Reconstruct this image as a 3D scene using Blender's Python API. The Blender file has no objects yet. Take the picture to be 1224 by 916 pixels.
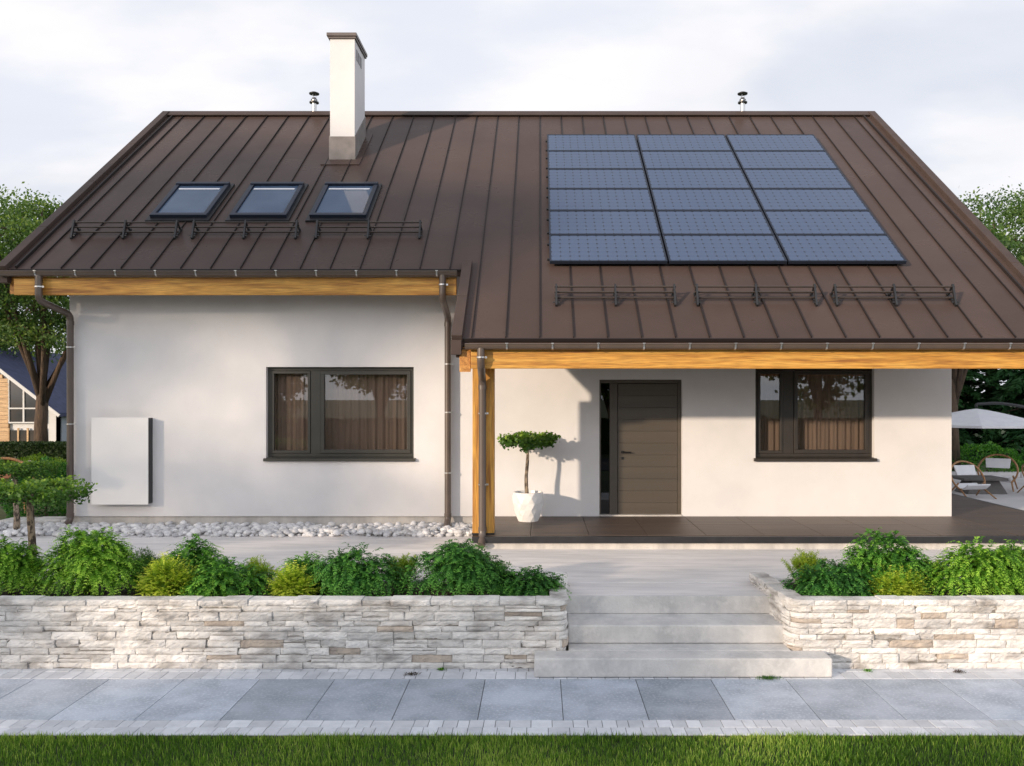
import bpy, math, random
import numpy as np
from mathutils import Vector, Matrix, noise as mnoise

random.seed(7)
RNG = np.random.default_rng(11)
R = math.radians
scene = bpy.context.scene
COL = scene.collection

# ------------------------------------------------------------------ materials
def nodes_of(m):
    m.use_nodes = True
    nt = m.node_tree
    for n in list(nt.nodes):
        nt.nodes.remove(n)
    return nt

def N(nt, t, **kw):
    n = nt.nodes.new(t)
    for k, v in kw.items():
        if k.startswith('i_'):
            n.inputs[k[2:].replace('_', ' ')].default_value = v
        else:
            setattr(n, k, v)
    return n

def rgba(c):
    return (c[0], c[1], c[2], 1.0)

def surf(name, c1, c2=None, scale=4.0, detail=6.0, rough=0.6, bump=0.0, bscale=40.0, stretch=(1, 1, 1),
         metallic=0.0, spec=0.5, tint=0.0, rvar=0.0, lo=0.35, hi=0.65, c3=None, s3=30.0, amt3=0.3, bdist=0.01,
         coat=0.0, fine=None):
    """Principled surface: two-colour noise, optional second noise layer, per-face 'tint' attribute and bump."""
    m = bpy.data.materials.new(name)
    nt = nodes_of(m)
    L = nt.links.new
    out = N(nt, 'ShaderNodeOutputMaterial')
    p = N(nt, 'ShaderNodeBsdfPrincipled')
    L(p.outputs[0], out.inputs[0])
    p.inputs['Roughness'].default_value = rough
    p.inputs['Metallic'].default_value = metallic
    p.inputs['Specular IOR Level'].default_value = spec
    if coat:
        p.inputs['Coat Weight'].default_value = coat
        p.inputs['Coat Roughness'].default_value = 0.1
    tc = N(nt, 'ShaderNodeTexCoord')
    mp = N(nt, 'ShaderNodeMapping')
    mp.inputs['Scale'].default_value = stretch
    L(tc.outputs['Object'], mp.inputs[0])
    n1 = N(nt, 'ShaderNodeTexNoise')
    n1.inputs['Scale'].default_value = scale
    n1.inputs['Detail'].default_value = detail
    n1.inputs['Roughness'].default_value = 0.6
    L(mp.outputs[0], n1.inputs['Vector'])
    rr = N(nt, 'ShaderNodeMapRange')
    rr.inputs[1].default_value = lo
    rr.inputs[2].default_value = hi
    L(n1.outputs[0], rr.inputs[0])
    mx = N(nt, 'ShaderNodeMix', data_type='RGBA')
    mx.inputs[6].default_value = rgba(c1)
    mx.inputs[7].default_value = rgba(c2 or c1)
    L(rr.outputs[0], mx.inputs[0])
    colr = mx.outputs[2]
    if c3 is not None:
        n3 = N(nt, 'ShaderNodeTexNoise')
        n3.inputs['Scale'].default_value = s3
        n3.inputs['Detail'].default_value = 4
        L(mp.outputs[0], n3.inputs['Vector'])
        r3 = N(nt, 'ShaderNodeMapRange')
        r3.inputs[1].default_value = 0.5
        r3.inputs[2].default_value = 0.72
        r3.inputs[4].default_value = amt3
        L(n3.outputs[0], r3.inputs[0])
        m3 = N(nt, 'ShaderNodeMix', data_type='RGBA')
        m3.inputs[7].default_value = rgba(c3)
        L(r3.outputs[0], m3.inputs[0])
        L(colr, m3.inputs[6])
        colr = m3.outputs[2]
    if tint:
        at = N(nt, 'ShaderNodeAttribute', attribute_name='tint')
        tr = N(nt, 'ShaderNodeMapRange')
        tr.inputs[3].default_value = 1 - tint
        tr.inputs[4].default_value = 1 + tint
        L(at.outputs['Fac'], tr.inputs[0])
        vm = N(nt, 'ShaderNodeVectorMath', operation='SCALE')
        L(colr, vm.inputs[0])
        L(tr.outputs[0], vm.inputs['Scale'])
        colr = vm.outputs[0]
    L(colr, p.inputs['Base Color'])
    if rvar:
        r2 = N(nt, 'ShaderNodeMapRange')
        r2.inputs[1].default_value = 0.3
        r2.inputs[2].default_value = 0.7
        r2.inputs[3].default_value = rough - rvar
        r2.inputs[4].default_value = rough + rvar
        L(n1.outputs[0], r2.inputs[0])
        L(r2.outputs[0], p.inputs['Roughness'])
    if bump:
        n2 = N(nt, 'ShaderNodeTexNoise')
        n2.inputs['Scale'].default_value = bscale
        n2.inputs['Detail'].default_value = 6
        n2.inputs['Roughness'].default_value = 0.65
        L(mp.outputs[0], n2.inputs['Vector'])
        b = N(nt, 'ShaderNodeBump')
        b.inputs['Strength'].default_value = bump
        b.inputs['Distance'].default_value = bdist
        L(n2.outputs[0], b.inputs['Height'])
        L(b.outputs[0], p.inputs['Normal'])
    return m

def leaf_mat(name, dark, mid, light, rough=0.5, trans=0.35):
    m = bpy.data.materials.new(name)
    nt = nodes_of(m)
    L = nt.links.new
    out = N(nt, 'ShaderNodeOutputMaterial')
    p = N(nt, 'ShaderNodeBsdfPrincipled')
    p.inputs['Roughness'].default_value = rough
    p.inputs['Specular IOR Level'].default_value = 0.35
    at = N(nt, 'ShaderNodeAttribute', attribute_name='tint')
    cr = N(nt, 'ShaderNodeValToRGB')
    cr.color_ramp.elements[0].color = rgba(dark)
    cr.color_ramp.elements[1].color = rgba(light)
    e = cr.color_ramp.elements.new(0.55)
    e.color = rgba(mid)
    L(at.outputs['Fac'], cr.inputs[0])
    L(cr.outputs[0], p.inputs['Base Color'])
    tr = N(nt, 'ShaderNodeBsdfTranslucent')
    br = N(nt, 'ShaderNodeVectorMath', operation='MULTIPLY')
    br.inputs[1].default_value = (1.25, 1.3, 0.5)
    L(cr.outputs[0], br.inputs[0])
    L(br.outputs[0], tr.inputs[0])
    ms = N(nt, 'ShaderNodeMixShader')
    ms.inputs[0].default_value = trans
    L(p.outputs[0], ms.inputs[1])
    L(tr.outputs[0], ms.inputs[2])
    L(ms.outputs[0], out.inputs[0])
    return m

def wood_mat(name, axis, c1, c2, c3, rough=0.55):
    """timber with grain drawn out along one axis, darker streaks and knots"""
    m = bpy.data.materials.new(name)
    nt = nodes_of(m)
    L = nt.links.new
    out = N(nt, 'ShaderNodeOutputMaterial')
    p = N(nt, 'ShaderNodeBsdfPrincipled')
    p.inputs['Roughness'].default_value = rough
    L(p.outputs[0], out.inputs[0])
    tc = N(nt, 'ShaderNodeTexCoord')
    mp = N(nt, 'ShaderNodeMapping')
    s = [9.0, 9.0, 9.0]
    s[axis] = 0.55
    mp.inputs['Scale'].default_value = s
    L(tc.outputs['Object'], mp.inputs[0])
    n1 = N(nt, 'ShaderNodeTexNoise')
    n1.inputs['Scale'].default_value = 2.2
    n1.inputs['Detail'].default_value = 8
    n1.inputs['Distortion'].default_value = 0.35
    L(mp.outputs[0], n1.inputs['Vector'])
    cr = N(nt, 'ShaderNodeValToRGB')
    cr.color_ramp.elements[0].position = 0.3
    cr.color_ramp.elements[0].color = rgba(c3)
    cr.color_ramp.elements[1].position = 0.68
    cr.color_ramp.elements[1].color = rgba(c2)
    e = cr.color_ramp.elements.new(0.47)
    e.color = rgba(c1)
    L(n1.outputs[0], cr.inputs[0])
    mp2 = N(nt, 'ShaderNodeMapping')
    s2 = [55.0, 55.0, 55.0]
    s2[axis] = 2.5
    mp2.inputs['Scale'].default_value = s2
    L(tc.outputs['Object'], mp2.inputs[0])
    n2 = N(nt, 'ShaderNodeTexNoise')
    n2.inputs['Scale'].default_value = 1.6
    n2.inputs['Detail'].default_value = 6
    L(mp2.outputs[0], n2.inputs['Vector'])
    mr = N(nt, 'ShaderNodeMapRange')
    mr.inputs[1].default_value = 0.35
    mr.inputs[2].default_value = 0.65
    mr.inputs[3].default_value = 0.68
    mr.inputs[4].default_value = 1.2
    L(n2.outputs[0], mr.inputs[0])
    vm = N(nt, 'ShaderNodeVectorMath', operation='SCALE')
    L(cr.outputs[0], vm.inputs[0])
    L(mr.outputs[0], vm.inputs['Scale'])
    L(vm.outputs[0], p.inputs['Base Color'])
    b = N(nt, 'ShaderNodeBump')
    b.inputs['Strength'].default_value = 0.35
    b.inputs['Distance'].default_value = 0.004
    L(n2.outputs[0], b.inputs['Height'])
    L(b.outputs[0], p.inputs['Normal'])
    return m

def glass_mat(name, tintc=(0.8, 0.82, 0.8), ior=1.9, rough=0.0):
    m = bpy.data.materials.new(name)
    nt = nodes_of(m)
    L = nt.links.new
    out = N(nt, 'ShaderNodeOutputMaterial')
    fr = N(nt, 'ShaderNodeFresnel')
    fr.inputs[0].default_value = ior
    tr = N(nt, 'ShaderNodeBsdfTransparent')
    tr.inputs[0].default_value = rgba(tintc)
    gl = N(nt, 'ShaderNodeBsdfGlossy')
    gl.inputs['Roughness'].default_value = rough
    gl.inputs[0].default_value = (0.9, 0.95, 1.0, 1)
    ms = N(nt, 'ShaderNodeMixShader')
    ge = N(nt, 'ShaderNodeNewGeometry')
    iv = N(nt, 'ShaderNodeMath', operation='SUBTRACT')
    iv.inputs[0].default_value = 1.0
    L(ge.outputs['Backfacing'], iv.inputs[1])
    mu = N(nt, 'ShaderNodeMath', operation='MULTIPLY')
    L(fr.outputs[0], mu.inputs[0]); L(iv.outputs[0], mu.inputs[1])
    L(mu.outputs[0], ms.inputs[0])
    L(tr.outputs[0], ms.inputs[1])
    L(gl.outputs[0], ms.inputs[2])
    L(ms.outputs[0], out.inputs[0])
    return m

def solar_mat():
    m = bpy.data.materials.new('solar cells')
    nt = nodes_of(m)
    L = nt.links.new
    out = N(nt, 'ShaderNodeOutputMaterial')
    p = N(nt, 'ShaderNodeBsdfPrincipled')
    L(p.outputs[0], out.inputs[0])
    uv = N(nt, 'ShaderNodeUVMap')
    sp = N(nt, 'ShaderNodeSeparateXYZ')
    L(uv.outputs[0], sp.inputs[0])
    def line(src, mult, w):
        a = N(nt, 'ShaderNodeMath', operation='MULTIPLY')
        a.inputs[1].default_value = mult
        L(src, a.inputs[0])
        f = N(nt, 'ShaderNodeMath', operation='FRACT')
        L(a.outputs[0], f.inputs[0])
        s = N(nt, 'ShaderNodeMath', operation='SUBTRACT')
        s.inputs[1].default_value = 0.5
        L(f.outputs[0], s.inputs[0])
        ab = N(nt, 'ShaderNodeMath', operation='ABSOLUTE')
        L(s.outputs[0], ab.inputs[0])
        g = N(nt, 'ShaderNodeMath', operation='GREATER_THAN')
        g.inputs[1].default_value = 0.5 - w
        L(ab.outputs[0], g.inputs[0])
        return g.outputs[0], ab.outputs[0]
    gu, au = line(sp.outputs[0], 1, 0.022)
    gv, av = line(sp.outputs[1], 1, 0.03)
    bu, _ = line(sp.outputs[1], 3, 0.045)
    mxx = N(nt, 'ShaderNodeMath', operation='MAXIMUM')
    L(gu, mxx.inputs[0]); L(gv, mxx.inputs[1])
    # the cut corners of the cells leave dark diamonds
    sm = N(nt, 'ShaderNodeMath', operation='ADD')
    L(au, sm.inputs[0]); L(av, sm.inputs[1])
    dg = N(nt, 'ShaderNodeMath', operation='GREATER_THAN')
    dg.inputs[1].default_value = 0.85
    L(sm.outputs[0], dg.inputs[0])
    base = N(nt, 'ShaderNodeMix', data_type='RGBA')
    base.inputs[6].default_value = (0.055, 0.085, 0.16, 1)
    base.inputs[7].default_value = (0.10, 0.125, 0.17, 1)
    L(bu, base.inputs[0])
    b2 = N(nt, 'ShaderNodeMix', data_type='RGBA')
    b2.inputs[7].default_value = (0.05, 0.07, 0.12, 1)
    L(mxx.outputs[0], b2.inputs[0]); L(base.outputs[2], b2.inputs[6])
    b3 = N(nt, 'ShaderNodeMix', data_type='RGBA')
    b3.inputs[7].default_value = (0.008, 0.01, 0.018, 1)
    L(dg.outputs[0], b3.inputs[0]); L(b2.outputs[2], b3.inputs[6])
    tc = N(nt, 'ShaderNodeTexCoord')
    nz = N(nt, 'ShaderNodeTexNoise')
    nz.inputs['Scale'].default_value = 0.9
    L(tc.outputs['Object'], nz.inputs['Vector'])
    mr = N(nt, 'ShaderNodeMapRange')
    mr.inputs[1].default_value = 0.3; mr.inputs[2].default_value = 0.7
    mr.inputs[3].default_value = 0.05; mr.inputs[4].default_value = 0.22
    L(nz.outputs[0], mr.inputs[0])
    L(mr.outputs[0], p.inputs['Roughness'])
    L(b3.outputs[2], p.inputs['Base Color'])
    p.inputs['Specular IOR Level'].default_value = 0.95
    return m

M = {}
M['plaster'] = surf('white render', (0.72, 0.70, 0.695), (0.645, 0.635, 0.635), 1.1, 12, 0.85, 0.35, 120, bdist=0.005, lo=0.34, hi=0.66, c3=(0.60, 0.585, 0.575), s3=2.7, amt3=0.22)
M['plinth'] = surf('grey plinth render', (0.58, 0.55, 0.51), (0.40, 0.38, 0.36), 5, 8, 0.9, 0.4, 60, stretch=(1, 1, 0.35))
M['chim_base'] = surf('chimney base render', (0.27, 0.24, 0.225), (0.19, 0.17, 0.16), 4, 6, 0.8, 0.3, 90)
M['chim_lead'] = surf('dark metal flashing', (0.07, 0.06, 0.058), rough=0.4)
M['roof'] = surf('brown standing seam metal', (0.080, 0.056, 0.048), (0.070, 0.049, 0.043), 1.0, 5, 0.30, 0.16, 1.4, rvar=0.05, spec=0.11, bdist=0.03, c3=(0.085, 0.062, 0.054), s3=9, amt3=0.15, tint=0.10)
M['seam'] = surf('brown folded seam metal', (0.022, 0.017, 0.016), rough=0.5, spec=0.3)
M['trim'] = surf('brown verge trim', (0.078, 0.056, 0.049), (0.066, 0.049, 0.043), 3, 4, 0.45, spec=0.12)
M['dark'] = surf('black painted metal', (0.012, 0.012, 0.014), (0.02, 0.02, 0.022), 6, 3, 0.45)
M['guard'] = surf('brown painted rail', (0.05, 0.036, 0.028), (0.036, 0.027, 0.022), 8, 3, 0.45)  # brown deepened: shade on the left-hand guards is put into the colour
M['gutter'] = surf('brown coated gutter', (0.105, 0.078, 0.062), (0.085, 0.064, 0.052), 3, 4, 0.36, spec=0.6)
M['steel'] = surf('bright steel', (0.62, 0.62, 0.62), (0.5, 0.5, 0.5), 12, 3, 0.28, metallic=0.9)
M['frame'] = surf('olive grey window frame', (0.050, 0.047, 0.038), (0.042, 0.040, 0.033), 6, 3, 0.42)
M['framedark'] = surf('dark brown window frame', (0.034, 0.028, 0.022), (0.028, 0.023, 0.019), 6, 3, 0.42)
M['door'] = surf('bronze grey door', (0.085, 0.070, 0.054), (0.068, 0.057, 0.045), 1.5, 4, 0.38, bump=0.05, bscale=60, stretch=(0.1, 1, 3))
M['black'] = surf('black metal', (0.008, 0.008, 0.009), rough=0.35)
M['glass'] = glass_mat('window glass', (0.72, 0.70, 0.68), 1.95)
M['glassdark'] = glass_mat('dark sidelight glass', (0.12, 0.13, 0.15), 1.7)
M['skyglass'] = surf('roof window glass', (0.05, 0.085, 0.15), (0.08, 0.12, 0.19), 1.3, 2, 0.05, spec=0.5)
M['curtain'] = surf('sheer curtain', (0.56, 0.45, 0.39), (0.43, 0.35, 0.31), 3, 3, 0.9, stretch=(9, 9, 0.15))
M['interior'] = surf('interior wall', (0.25, 0.22, 0.2), rough=0.9)
M['solar'] = solar_mat()
M['capm'] = surf('grey brown cap metal', (0.15, 0.125, 0.115), (0.12, 0.10, 0.095), 3, 4, 0.45, spec=0.3)
M['solarframe'] = surf('anodised panel frame', (0.02, 0.027, 0.045), rough=0.35, metallic=0.3)
M['wood_x'] = wood_mat('golden timber lengthwise', 0, (0.50, 0.24, 0.038), (0.62, 0.34, 0.07), (0.26, 0.10, 0.016))
M['wood_y'] = wood_mat('golden timber rafter', 1, (0.46, 0.20, 0.042), (0.58, 0.29, 0.075), (0.28, 0.11, 0.02))
M['wood_z'] = wood_mat('golden timber upright', 2, (0.50, 0.24, 0.038), (0.62, 0.34, 0.07), (0.26, 0.10, 0.016))
M['cabinet'] = surf('white coated cabinet', (0.74, 0.725, 0.71), (0.71, 0.70, 0.69), 1, 3, 0.5)
M['deck'] = surf('brown porch tile', (0.10, 0.068, 0.05), (0.055, 0.040, 0.031), 3.0, 8, 0.5, 0.3, 30, stretch=(0.35, 3.2, 1), tint=0.12)
M['concrete'] = surf('board textured concrete', (0.80, 0.765, 0.745), (0.63, 0.61, 0.60), 2.4, 12, 0.7, 0.4, 14, stretch=(0.45, 2.2, 1.2), lo=0.36, hi=0.64, c3=(0.50, 0.485, 0.48), s3=3.2, amt3=0.45)
M['step'] = surf('cast concrete step', (0.66, 0.645, 0.625), (0.49, 0.485, 0.48), 3.6, 12, 0.8, 0.7, 34, lo=0.36, hi=0.64, c3=(0.74, 0.72, 0.70), s3=14, amt3=0.5)
M['slab'] = surf('blue grey paving slab', (0.47, 0.52, 0.60), (0.32, 0.365, 0.43), 2.6, 12, 0.6, 0.45, 120, tint=0.2, bdist=0.005, lo=0.38, hi=0.62, c3=(0.66, 0.69, 0.74), s3=42, amt3=0.6)
M['block'] = surf('grey border block', (0.68, 0.70, 0.74), (0.55, 0.57, 0.61), 6, 8, 0.8, 0.3, 70, tint=0.14, bdist=0.004)
M['joint'] = surf('sandy joint filling', (0.14, 0.13, 0.12), (0.09, 0.085, 0.08), 20, 4, 0.95)
M['stone'] = surf('pale split stone', (0.84, 0.81, 0.77), (0.56, 0.545, 0.53), 8, 12, 0.85, 1.0, 42, tint=0.2, stretch=(0.6, 0.6, 1.6), c3=(0.20, 0.175, 0.155), s3=5.5, amt3=0.75, bdist=0.014, lo=0.3, hi=0.72)
M['stone_b'] = surf('brown split stone', (0.54, 0.46, 0.38), (0.36, 0.31, 0.27), 7, 10, 0.85, 0.9, 34, tint=0.2, bdist=0.014)
M['mortar'] = surf('dark recessed mortar', (0.20, 0.185, 0.165), rough=0.95)
M['soil'] = surf('dark bark mulch', (0.06, 0.042, 0.03), (0.025, 0.018, 0.013), 22, 6, 0.95, 0.8, 60, bdist=0.02)
M['pebble'] = surf('pale river pebble', (0.72, 0.71, 0.70), (0.5, 0.5, 0.52), 9, 5, 0.7, tint=0.2, bump=0.1, bscale=50)
M['ground'] = surf('rough meadow ground', (0.075, 0.10, 0.03), (0.05, 0.075, 0.022), 1.2, 9, 0.95, 0.6, 12, c3=(0.1, 0.09, 0.05), s3=0.6, amt3=0.4)
M['turf'] = surf('lawn soil', (0.035, 0.055, 0.015), (0.025, 0.038, 0.012), 8, 5, 0.95)
M['asphalt'] = surf('asphalt', (0.055, 0.055, 0.057), (0.04, 0.04, 0.042), 3, 6, 0.85, 0.3, 80)
M['patio'] = surf('pale patio paving', (0.60, 0.58, 0.57), (0.50, 0.49, 0.49), 1.5, 6, 0.7)
M['bark'] = surf('brown bark', (0.13, 0.085, 0.055), (0.05, 0.034, 0.024), 5, 8, 0.95, 1.0, 10, stretch=(2.5, 2.5, 0.5), bdist=0.05)
M['barkpale'] = surf('flaky pale bark', (0.30, 0.235, 0.17), (0.06, 0.045, 0.035), 26, 4, 0.9, 0.8, 40, stretch=(1, 1, 0.45), lo=0.45, hi=0.55)
M['pot'] = surf('white glazed pot', (0.80, 0.79, 0.775), (0.74, 0.735, 0.72), 4, 4, 0.45)
M['chairwood'] = wood_mat('chair timber', 2, (0.33, 0.17, 0.07), (0.42, 0.23, 0.1), (0.2, 0.1, 0.04))
M['canvas'] = surf('pale canvas', (0.72, 0.72, 0.74), (0.66, 0.66, 0.69), 5, 3, 0.9)
M['firepit'] = surf('dark grey stone table', (0.12, 0.11, 0.105), (0.085, 0.08, 0.075), 5, 5, 0.7)
M['clad'] = wood_mat('pale timber cladding', 0, (0.50, 0.31, 0.15), (0.6, 0.40, 0.21), (0.36, 0.21, 0.1))
M['blueroof'] = surf('slate blue tiles', (0.075, 0.085, 0.17), (0.05, 0.058, 0.12), 4, 6, 0.75, 0.5, 12)
M['whitewall'] = surf('white neighbour wall', (0.62, 0.61, 0.60), rough=0.85)
M['greywall'] = surf('blue grey neighbour wall', (0.42, 0.46, 0.52), rough=0.85)
M['rust'] = surf('rust brown cushion', (0.28, 0.12, 0.065), (0.2, 0.09, 0.05), 6, 4, 0.9)
M['petal'] = surf('pale pink petal', (0.85, 0.68, 0.66), (0.9, 0.8, 0.78), 8, 2, 0.7)
M['lf_lime'] = leaf_mat('bright lime foliage', (0.030, 0.11, 0.012), (0.14, 0.34, 0.025), (0.46, 0.74, 0.09))
M['lf_green'] = leaf_mat('fresh green foliage', (0.016, 0.07, 0.012), (0.075, 0.25, 0.026), (0.28, 0.56, 0.07))
M['lf_deep'] = leaf_mat('deep green foliage', (0.010, 0.05, 0.012), (0.045, 0.18, 0.028), (0.17, 0.44, 0.07))
M['lf_yellow'] = leaf_mat('yellow foliage', (0.07, 0.16, 0.015), (0.28, 0.42, 0.03), (0.72, 0.78, 0.11))
M['lf_spruce'] = leaf_mat('grey green needles', (0.025, 0.08, 0.018), (0.06, 0.16, 0.03), (0.14, 0.28, 0.04))
M['lf_pine'] = leaf_mat('yellow green needles', (0.08, 0.16, 0.015), (0.2, 0.32, 0.025), (0.42, 0.5, 0.05))
M['lf_tree'] = leaf_mat('broad tree leaves', (0.03, 0.075, 0.025), (0.09, 0.165, 0.045), (0.25, 0.33, 0.09), trans=0.45)
M['lf_conifer'] = leaf_mat('dark conifer needles', (0.010, 0.04, 0.012), (0.022, 0.075, 0.022), (0.05, 0.12, 0.03), trans=0.2)
M['lf_hedge'] = leaf_mat('hedge leaves', (0.012, 0.03, 0.006), (0.03, 0.06, 0.01), (0.06, 0.1, 0.014), trans=0.2)
M['lf_bonsai'] = leaf_mat('round bonsai leaves', (0.025, 0.08, 0.014), (0.08, 0.18, 0.025), (0.30, 0.44, 0.06))
M['lf_grass'] = leaf_mat('grass blades', (0.035, 0.09, 0.012), (0.15, 0.30, 0.035), (0.48, 0.58, 0.14), trans=0.4)

# ------------------------------------------------------------------ mesh helpers
class MB:
    """collects polygons; build() links them as ONE mesh object"""
    def __init__(s):
        s.v = []; s.f = []; s.t = []; s.uv = None; s.mi = []; s.cur = 0
    def face(s, pts, t=0.5):
        b = len(s.v)
        s.v += [tuple(p) for p in pts]
        s.f.append(tuple(range(b, b + len(pts)))); s.t.append(t); s.mi.append(s.cur)
    def hull8(s, p, t=0.5):
        b = len(s.v)
        s.v += [tuple(q) for q in p]
        for f in ((0, 3, 2, 1), (4, 5, 6, 7), (0, 1, 5, 4), (1, 2, 6, 5), (2, 3, 7, 6), (3, 0, 4, 7)):
            s.f.append(tuple(b + i for i in f)); s.t.append(t); s.mi.append(s.cur)
    def box(s, x0, x1, y0, y1, z0, z1, t=0.5):
        s.hull8([(x0, y0, z0), (x1, y0, z0), (x1, y1, z0), (x0, y1, z0),
                 (x0, y0, z1), (x1, y0, z1), (x1, y1, z1), (x0, y1, z1)], t)
    def bar(s, a, b, w, h, up=(0, 0, 1), t=0.5):
        a = Vector(a); b = Vector(b); d = (b - a).normalized()
        u = Vector(up); sd = d.cross(u)
        if sd.length < 1e-4:
            sd = d.cross(Vector((0, 1, 0)))
        sd.normalize(); u2 = sd.cross(d).normalized()
        pts = []
        for q in (a, b):
            for k, l in ((-1, -1), (1, -1), (1, 1), (-1, 1)):
                pts.append(q + sd * (w / 2 * k) + u2 * (h / 2 * l))
        s.hull8(pts, t)
    def tube(s, pts, rad, seg=10, cap=True, t=0.5, jit=0.0):
        pts = [Vector(p) for p in pts]
        if not hasattr(rad, '__len__'):
            rad = [rad] * len(pts)
        b = len(s.v); n = len(pts)
        prev = None
        for i, p in enumerate(pts):
            d = (pts[min(i + 1, n - 1)] - pts[max(i - 1, 0)]).normalized()
            if prev is None:
                a = d.cross(Vector((0, 0, 1)))
                if a.length < 0.05:
                    a = d.cross(Vector((0, 1, 0)))
            else:
                a = prev - d * prev.dot(d)
            a.normalize(); prev = a
            c = d.cross(a).normalized()
            for k in range(seg):
                an = 2 * math.pi * k / seg
                r = rad[i] * (1 + (random.uniform(-jit, jit) if jit else 0))
                s.v.append(tuple(p + a * (math.cos(an) * r) + c * (math.sin(an) * r)))
        for i in range(n - 1):
            for k in range(seg):
                k2 = (k + 1) % seg
                s.f.append((b + i * seg + k, b + i * seg + k2, b + (i + 1) * seg + k2, b + (i + 1) * seg + k)); s.t.append(t); s.mi.append(s.cur)
        if cap:
            s.f.append(tuple(b + k for k in reversed(range(seg)))); s.t.append(t); s.mi.append(s.cur)
            s.f.append(tuple(b + (n - 1) * seg + k for k in range(seg))); s.t.append(t); s.mi.append(s.cur)
    def lathe(s, c, prof, seg=20, t=0.5):
        """prof: list of (r, z) about the vertical through c"""
        b = len(s.v)
        for r, z in prof:
            for k in range(seg):
                an = 2 * math.pi * k / seg
                s.v.append((c[0] + r * math.cos(an), c[1] + r * math.sin(an), c[2] + z))
        for i in range(len(prof) - 1):
            for k in range(seg):
                k2 = (k + 1) % seg
                s.f.append((b + i * seg + k, b + i * seg + k2, b + (i + 1) * seg + k2, b + (i + 1) * seg + k)); s.t.append(t); s.mi.append(s.cur)
    def prism_x(s, prof, x0, x1, t=0.5):
        """profile in (y, z) swept along x"""
        n = len(prof); b = len(s.v)
        for x in (x0, x1):
            s.v += [(x, y, z) for y, z in prof]
        for k in range(n):
            k2 = (k + 1) % n
            s.f.append((b + k, b + k2, b + n + k2, b + n + k)); s.t.append(t); s.mi.append(s.cur)
        s.f.append(tuple(b + k for k in reversed(range(n)))); s.t.append(t); s.mi.append(s.cur)
        s.f.append(tuple(b + n + k for k in range(n))); s.t.append(t); s.mi.append(s.cur)
    def build(s, name, mat, parent=None, smooth=False, bevel=0.0, autosmooth=False):
        return mesh_obj(name, s.v, s.f, mat, parent, s.t, smooth, bevel, s.mi if any(s.mi) else None, autosmooth)

def root_loc(o):
    while o.parent is not None:
        o = o.parent
    return Vector(o.location)

def mesh_obj(name, verts, faces, mat, parent=None, tints=None, smooth=False, bevel=0.0, mi=None, autosmooth=False):
    me = bpy.data.meshes.new(name)
    verts = np.asarray(verts, dtype=np.float64)
    loc = Vector((0, 0, 0))
    if parent is not None:
        loc = root_loc(parent)
        verts = verts - np.array(loc)
    me.from_pydata(verts.tolist(), [], faces if isinstance(faces, list) else faces.tolist())
    if tints is not None:
        a = me.attributes.new('tint', 'FLOAT', 'FACE')
        a.data.foreach_set('value', np.asarray(tints, dtype=np.float32))
    for mm in (mat if isinstance(mat, (list, tuple)) else [mat]):
        me.materials.append(mm)
    if mi is not None:
        me.polygons.foreach_set('material_index', np.asarray(mi, dtype=np.int32))
    if smooth:
        me.polygons.foreach_set('use_smooth', [True] * len(me.polygons))
    me.update()
    o = bpy.data.objects.new(name, me)
    COL.objects.link(o)
    if parent is not None:
        o.parent = parent
    if autosmooth:
        me.polygons.foreach_set('use_smooth', [True] * len(me.polygons))
        me.set_sharp_from_angle(angle=R(35))
    if bevel:
        md = o.modifiers.new('bevel', 'BEVEL')
        md.width = bevel; md.segments = 2; md.limit_method = 'ANGLE'; md.angle_limit = R(40)
    return o

def recentre(o, loc):
    """put a top-level mesh object's origin at loc"""
    o.data.transform(Matrix.Translation(-Vector(loc)))
    o.location = loc
    return o

def tag(o, label=None, cat=None, group=None, kind=None):
    if label: o['label'] = label
    if cat: o['category'] = cat
    if group: o['group'] = group
    if kind: o['kind'] = kind
    return o

def empty(name, loc, label=None, cat=None, group=None, rz=0.0):
    e = bpy.data.objects.new(name, None)
    e.location = loc
    e.rotation_euler = (0, 0, rz)
    e.empty_display_size = 0.2
    COL.objects.link(e)
    tag(e, label, cat, group)
    return e

def copy_tree(o, parent=None):
    c = o.copy()
    COL.objects.link(c)
    if parent is not None:
        c.parent = parent
    for ch in list(o.children):
        copy_tree(ch, c)
    return c

# geometry constants (metres; the camera stands at x=0, y=0)
CAM_Z = 2.6
F = 1042.0
TER = 0.54        # terrace level
DECK = 0.717      # porch floor level
WALL = 13.5       # front wall plane
TH = math.atan(0.7265)
SN, CS = math.sin(TH), math.cos(TH)
RIDGE = 18.48
def zr(y):
    return 0.7265 * y - 4.883
def sp(x, y, n):
    """point over the front roof slope: y measured on the surface, n along the normal"""
    return (x, y - n * SN, zr(y) + n * CS)
def sbox(mb, x0, x1, y0, y1, n0, n1, t=0.5):
    mb.hull8([sp(x0, y0, n0), sp(x1, y0, n0), sp(x1, y1, n0), sp(x0, y1, n0),
              sp(x0, y0, n1), sp(x1, y0, n1), sp(x1, y1, n1), sp(x0, y1, n1)], t)
def PX(px, Y):
    return (px - 645.0) * Y / F
def PZ(py, Y):
    return CAM_Z - (py - 472.0) * Y / F

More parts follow.
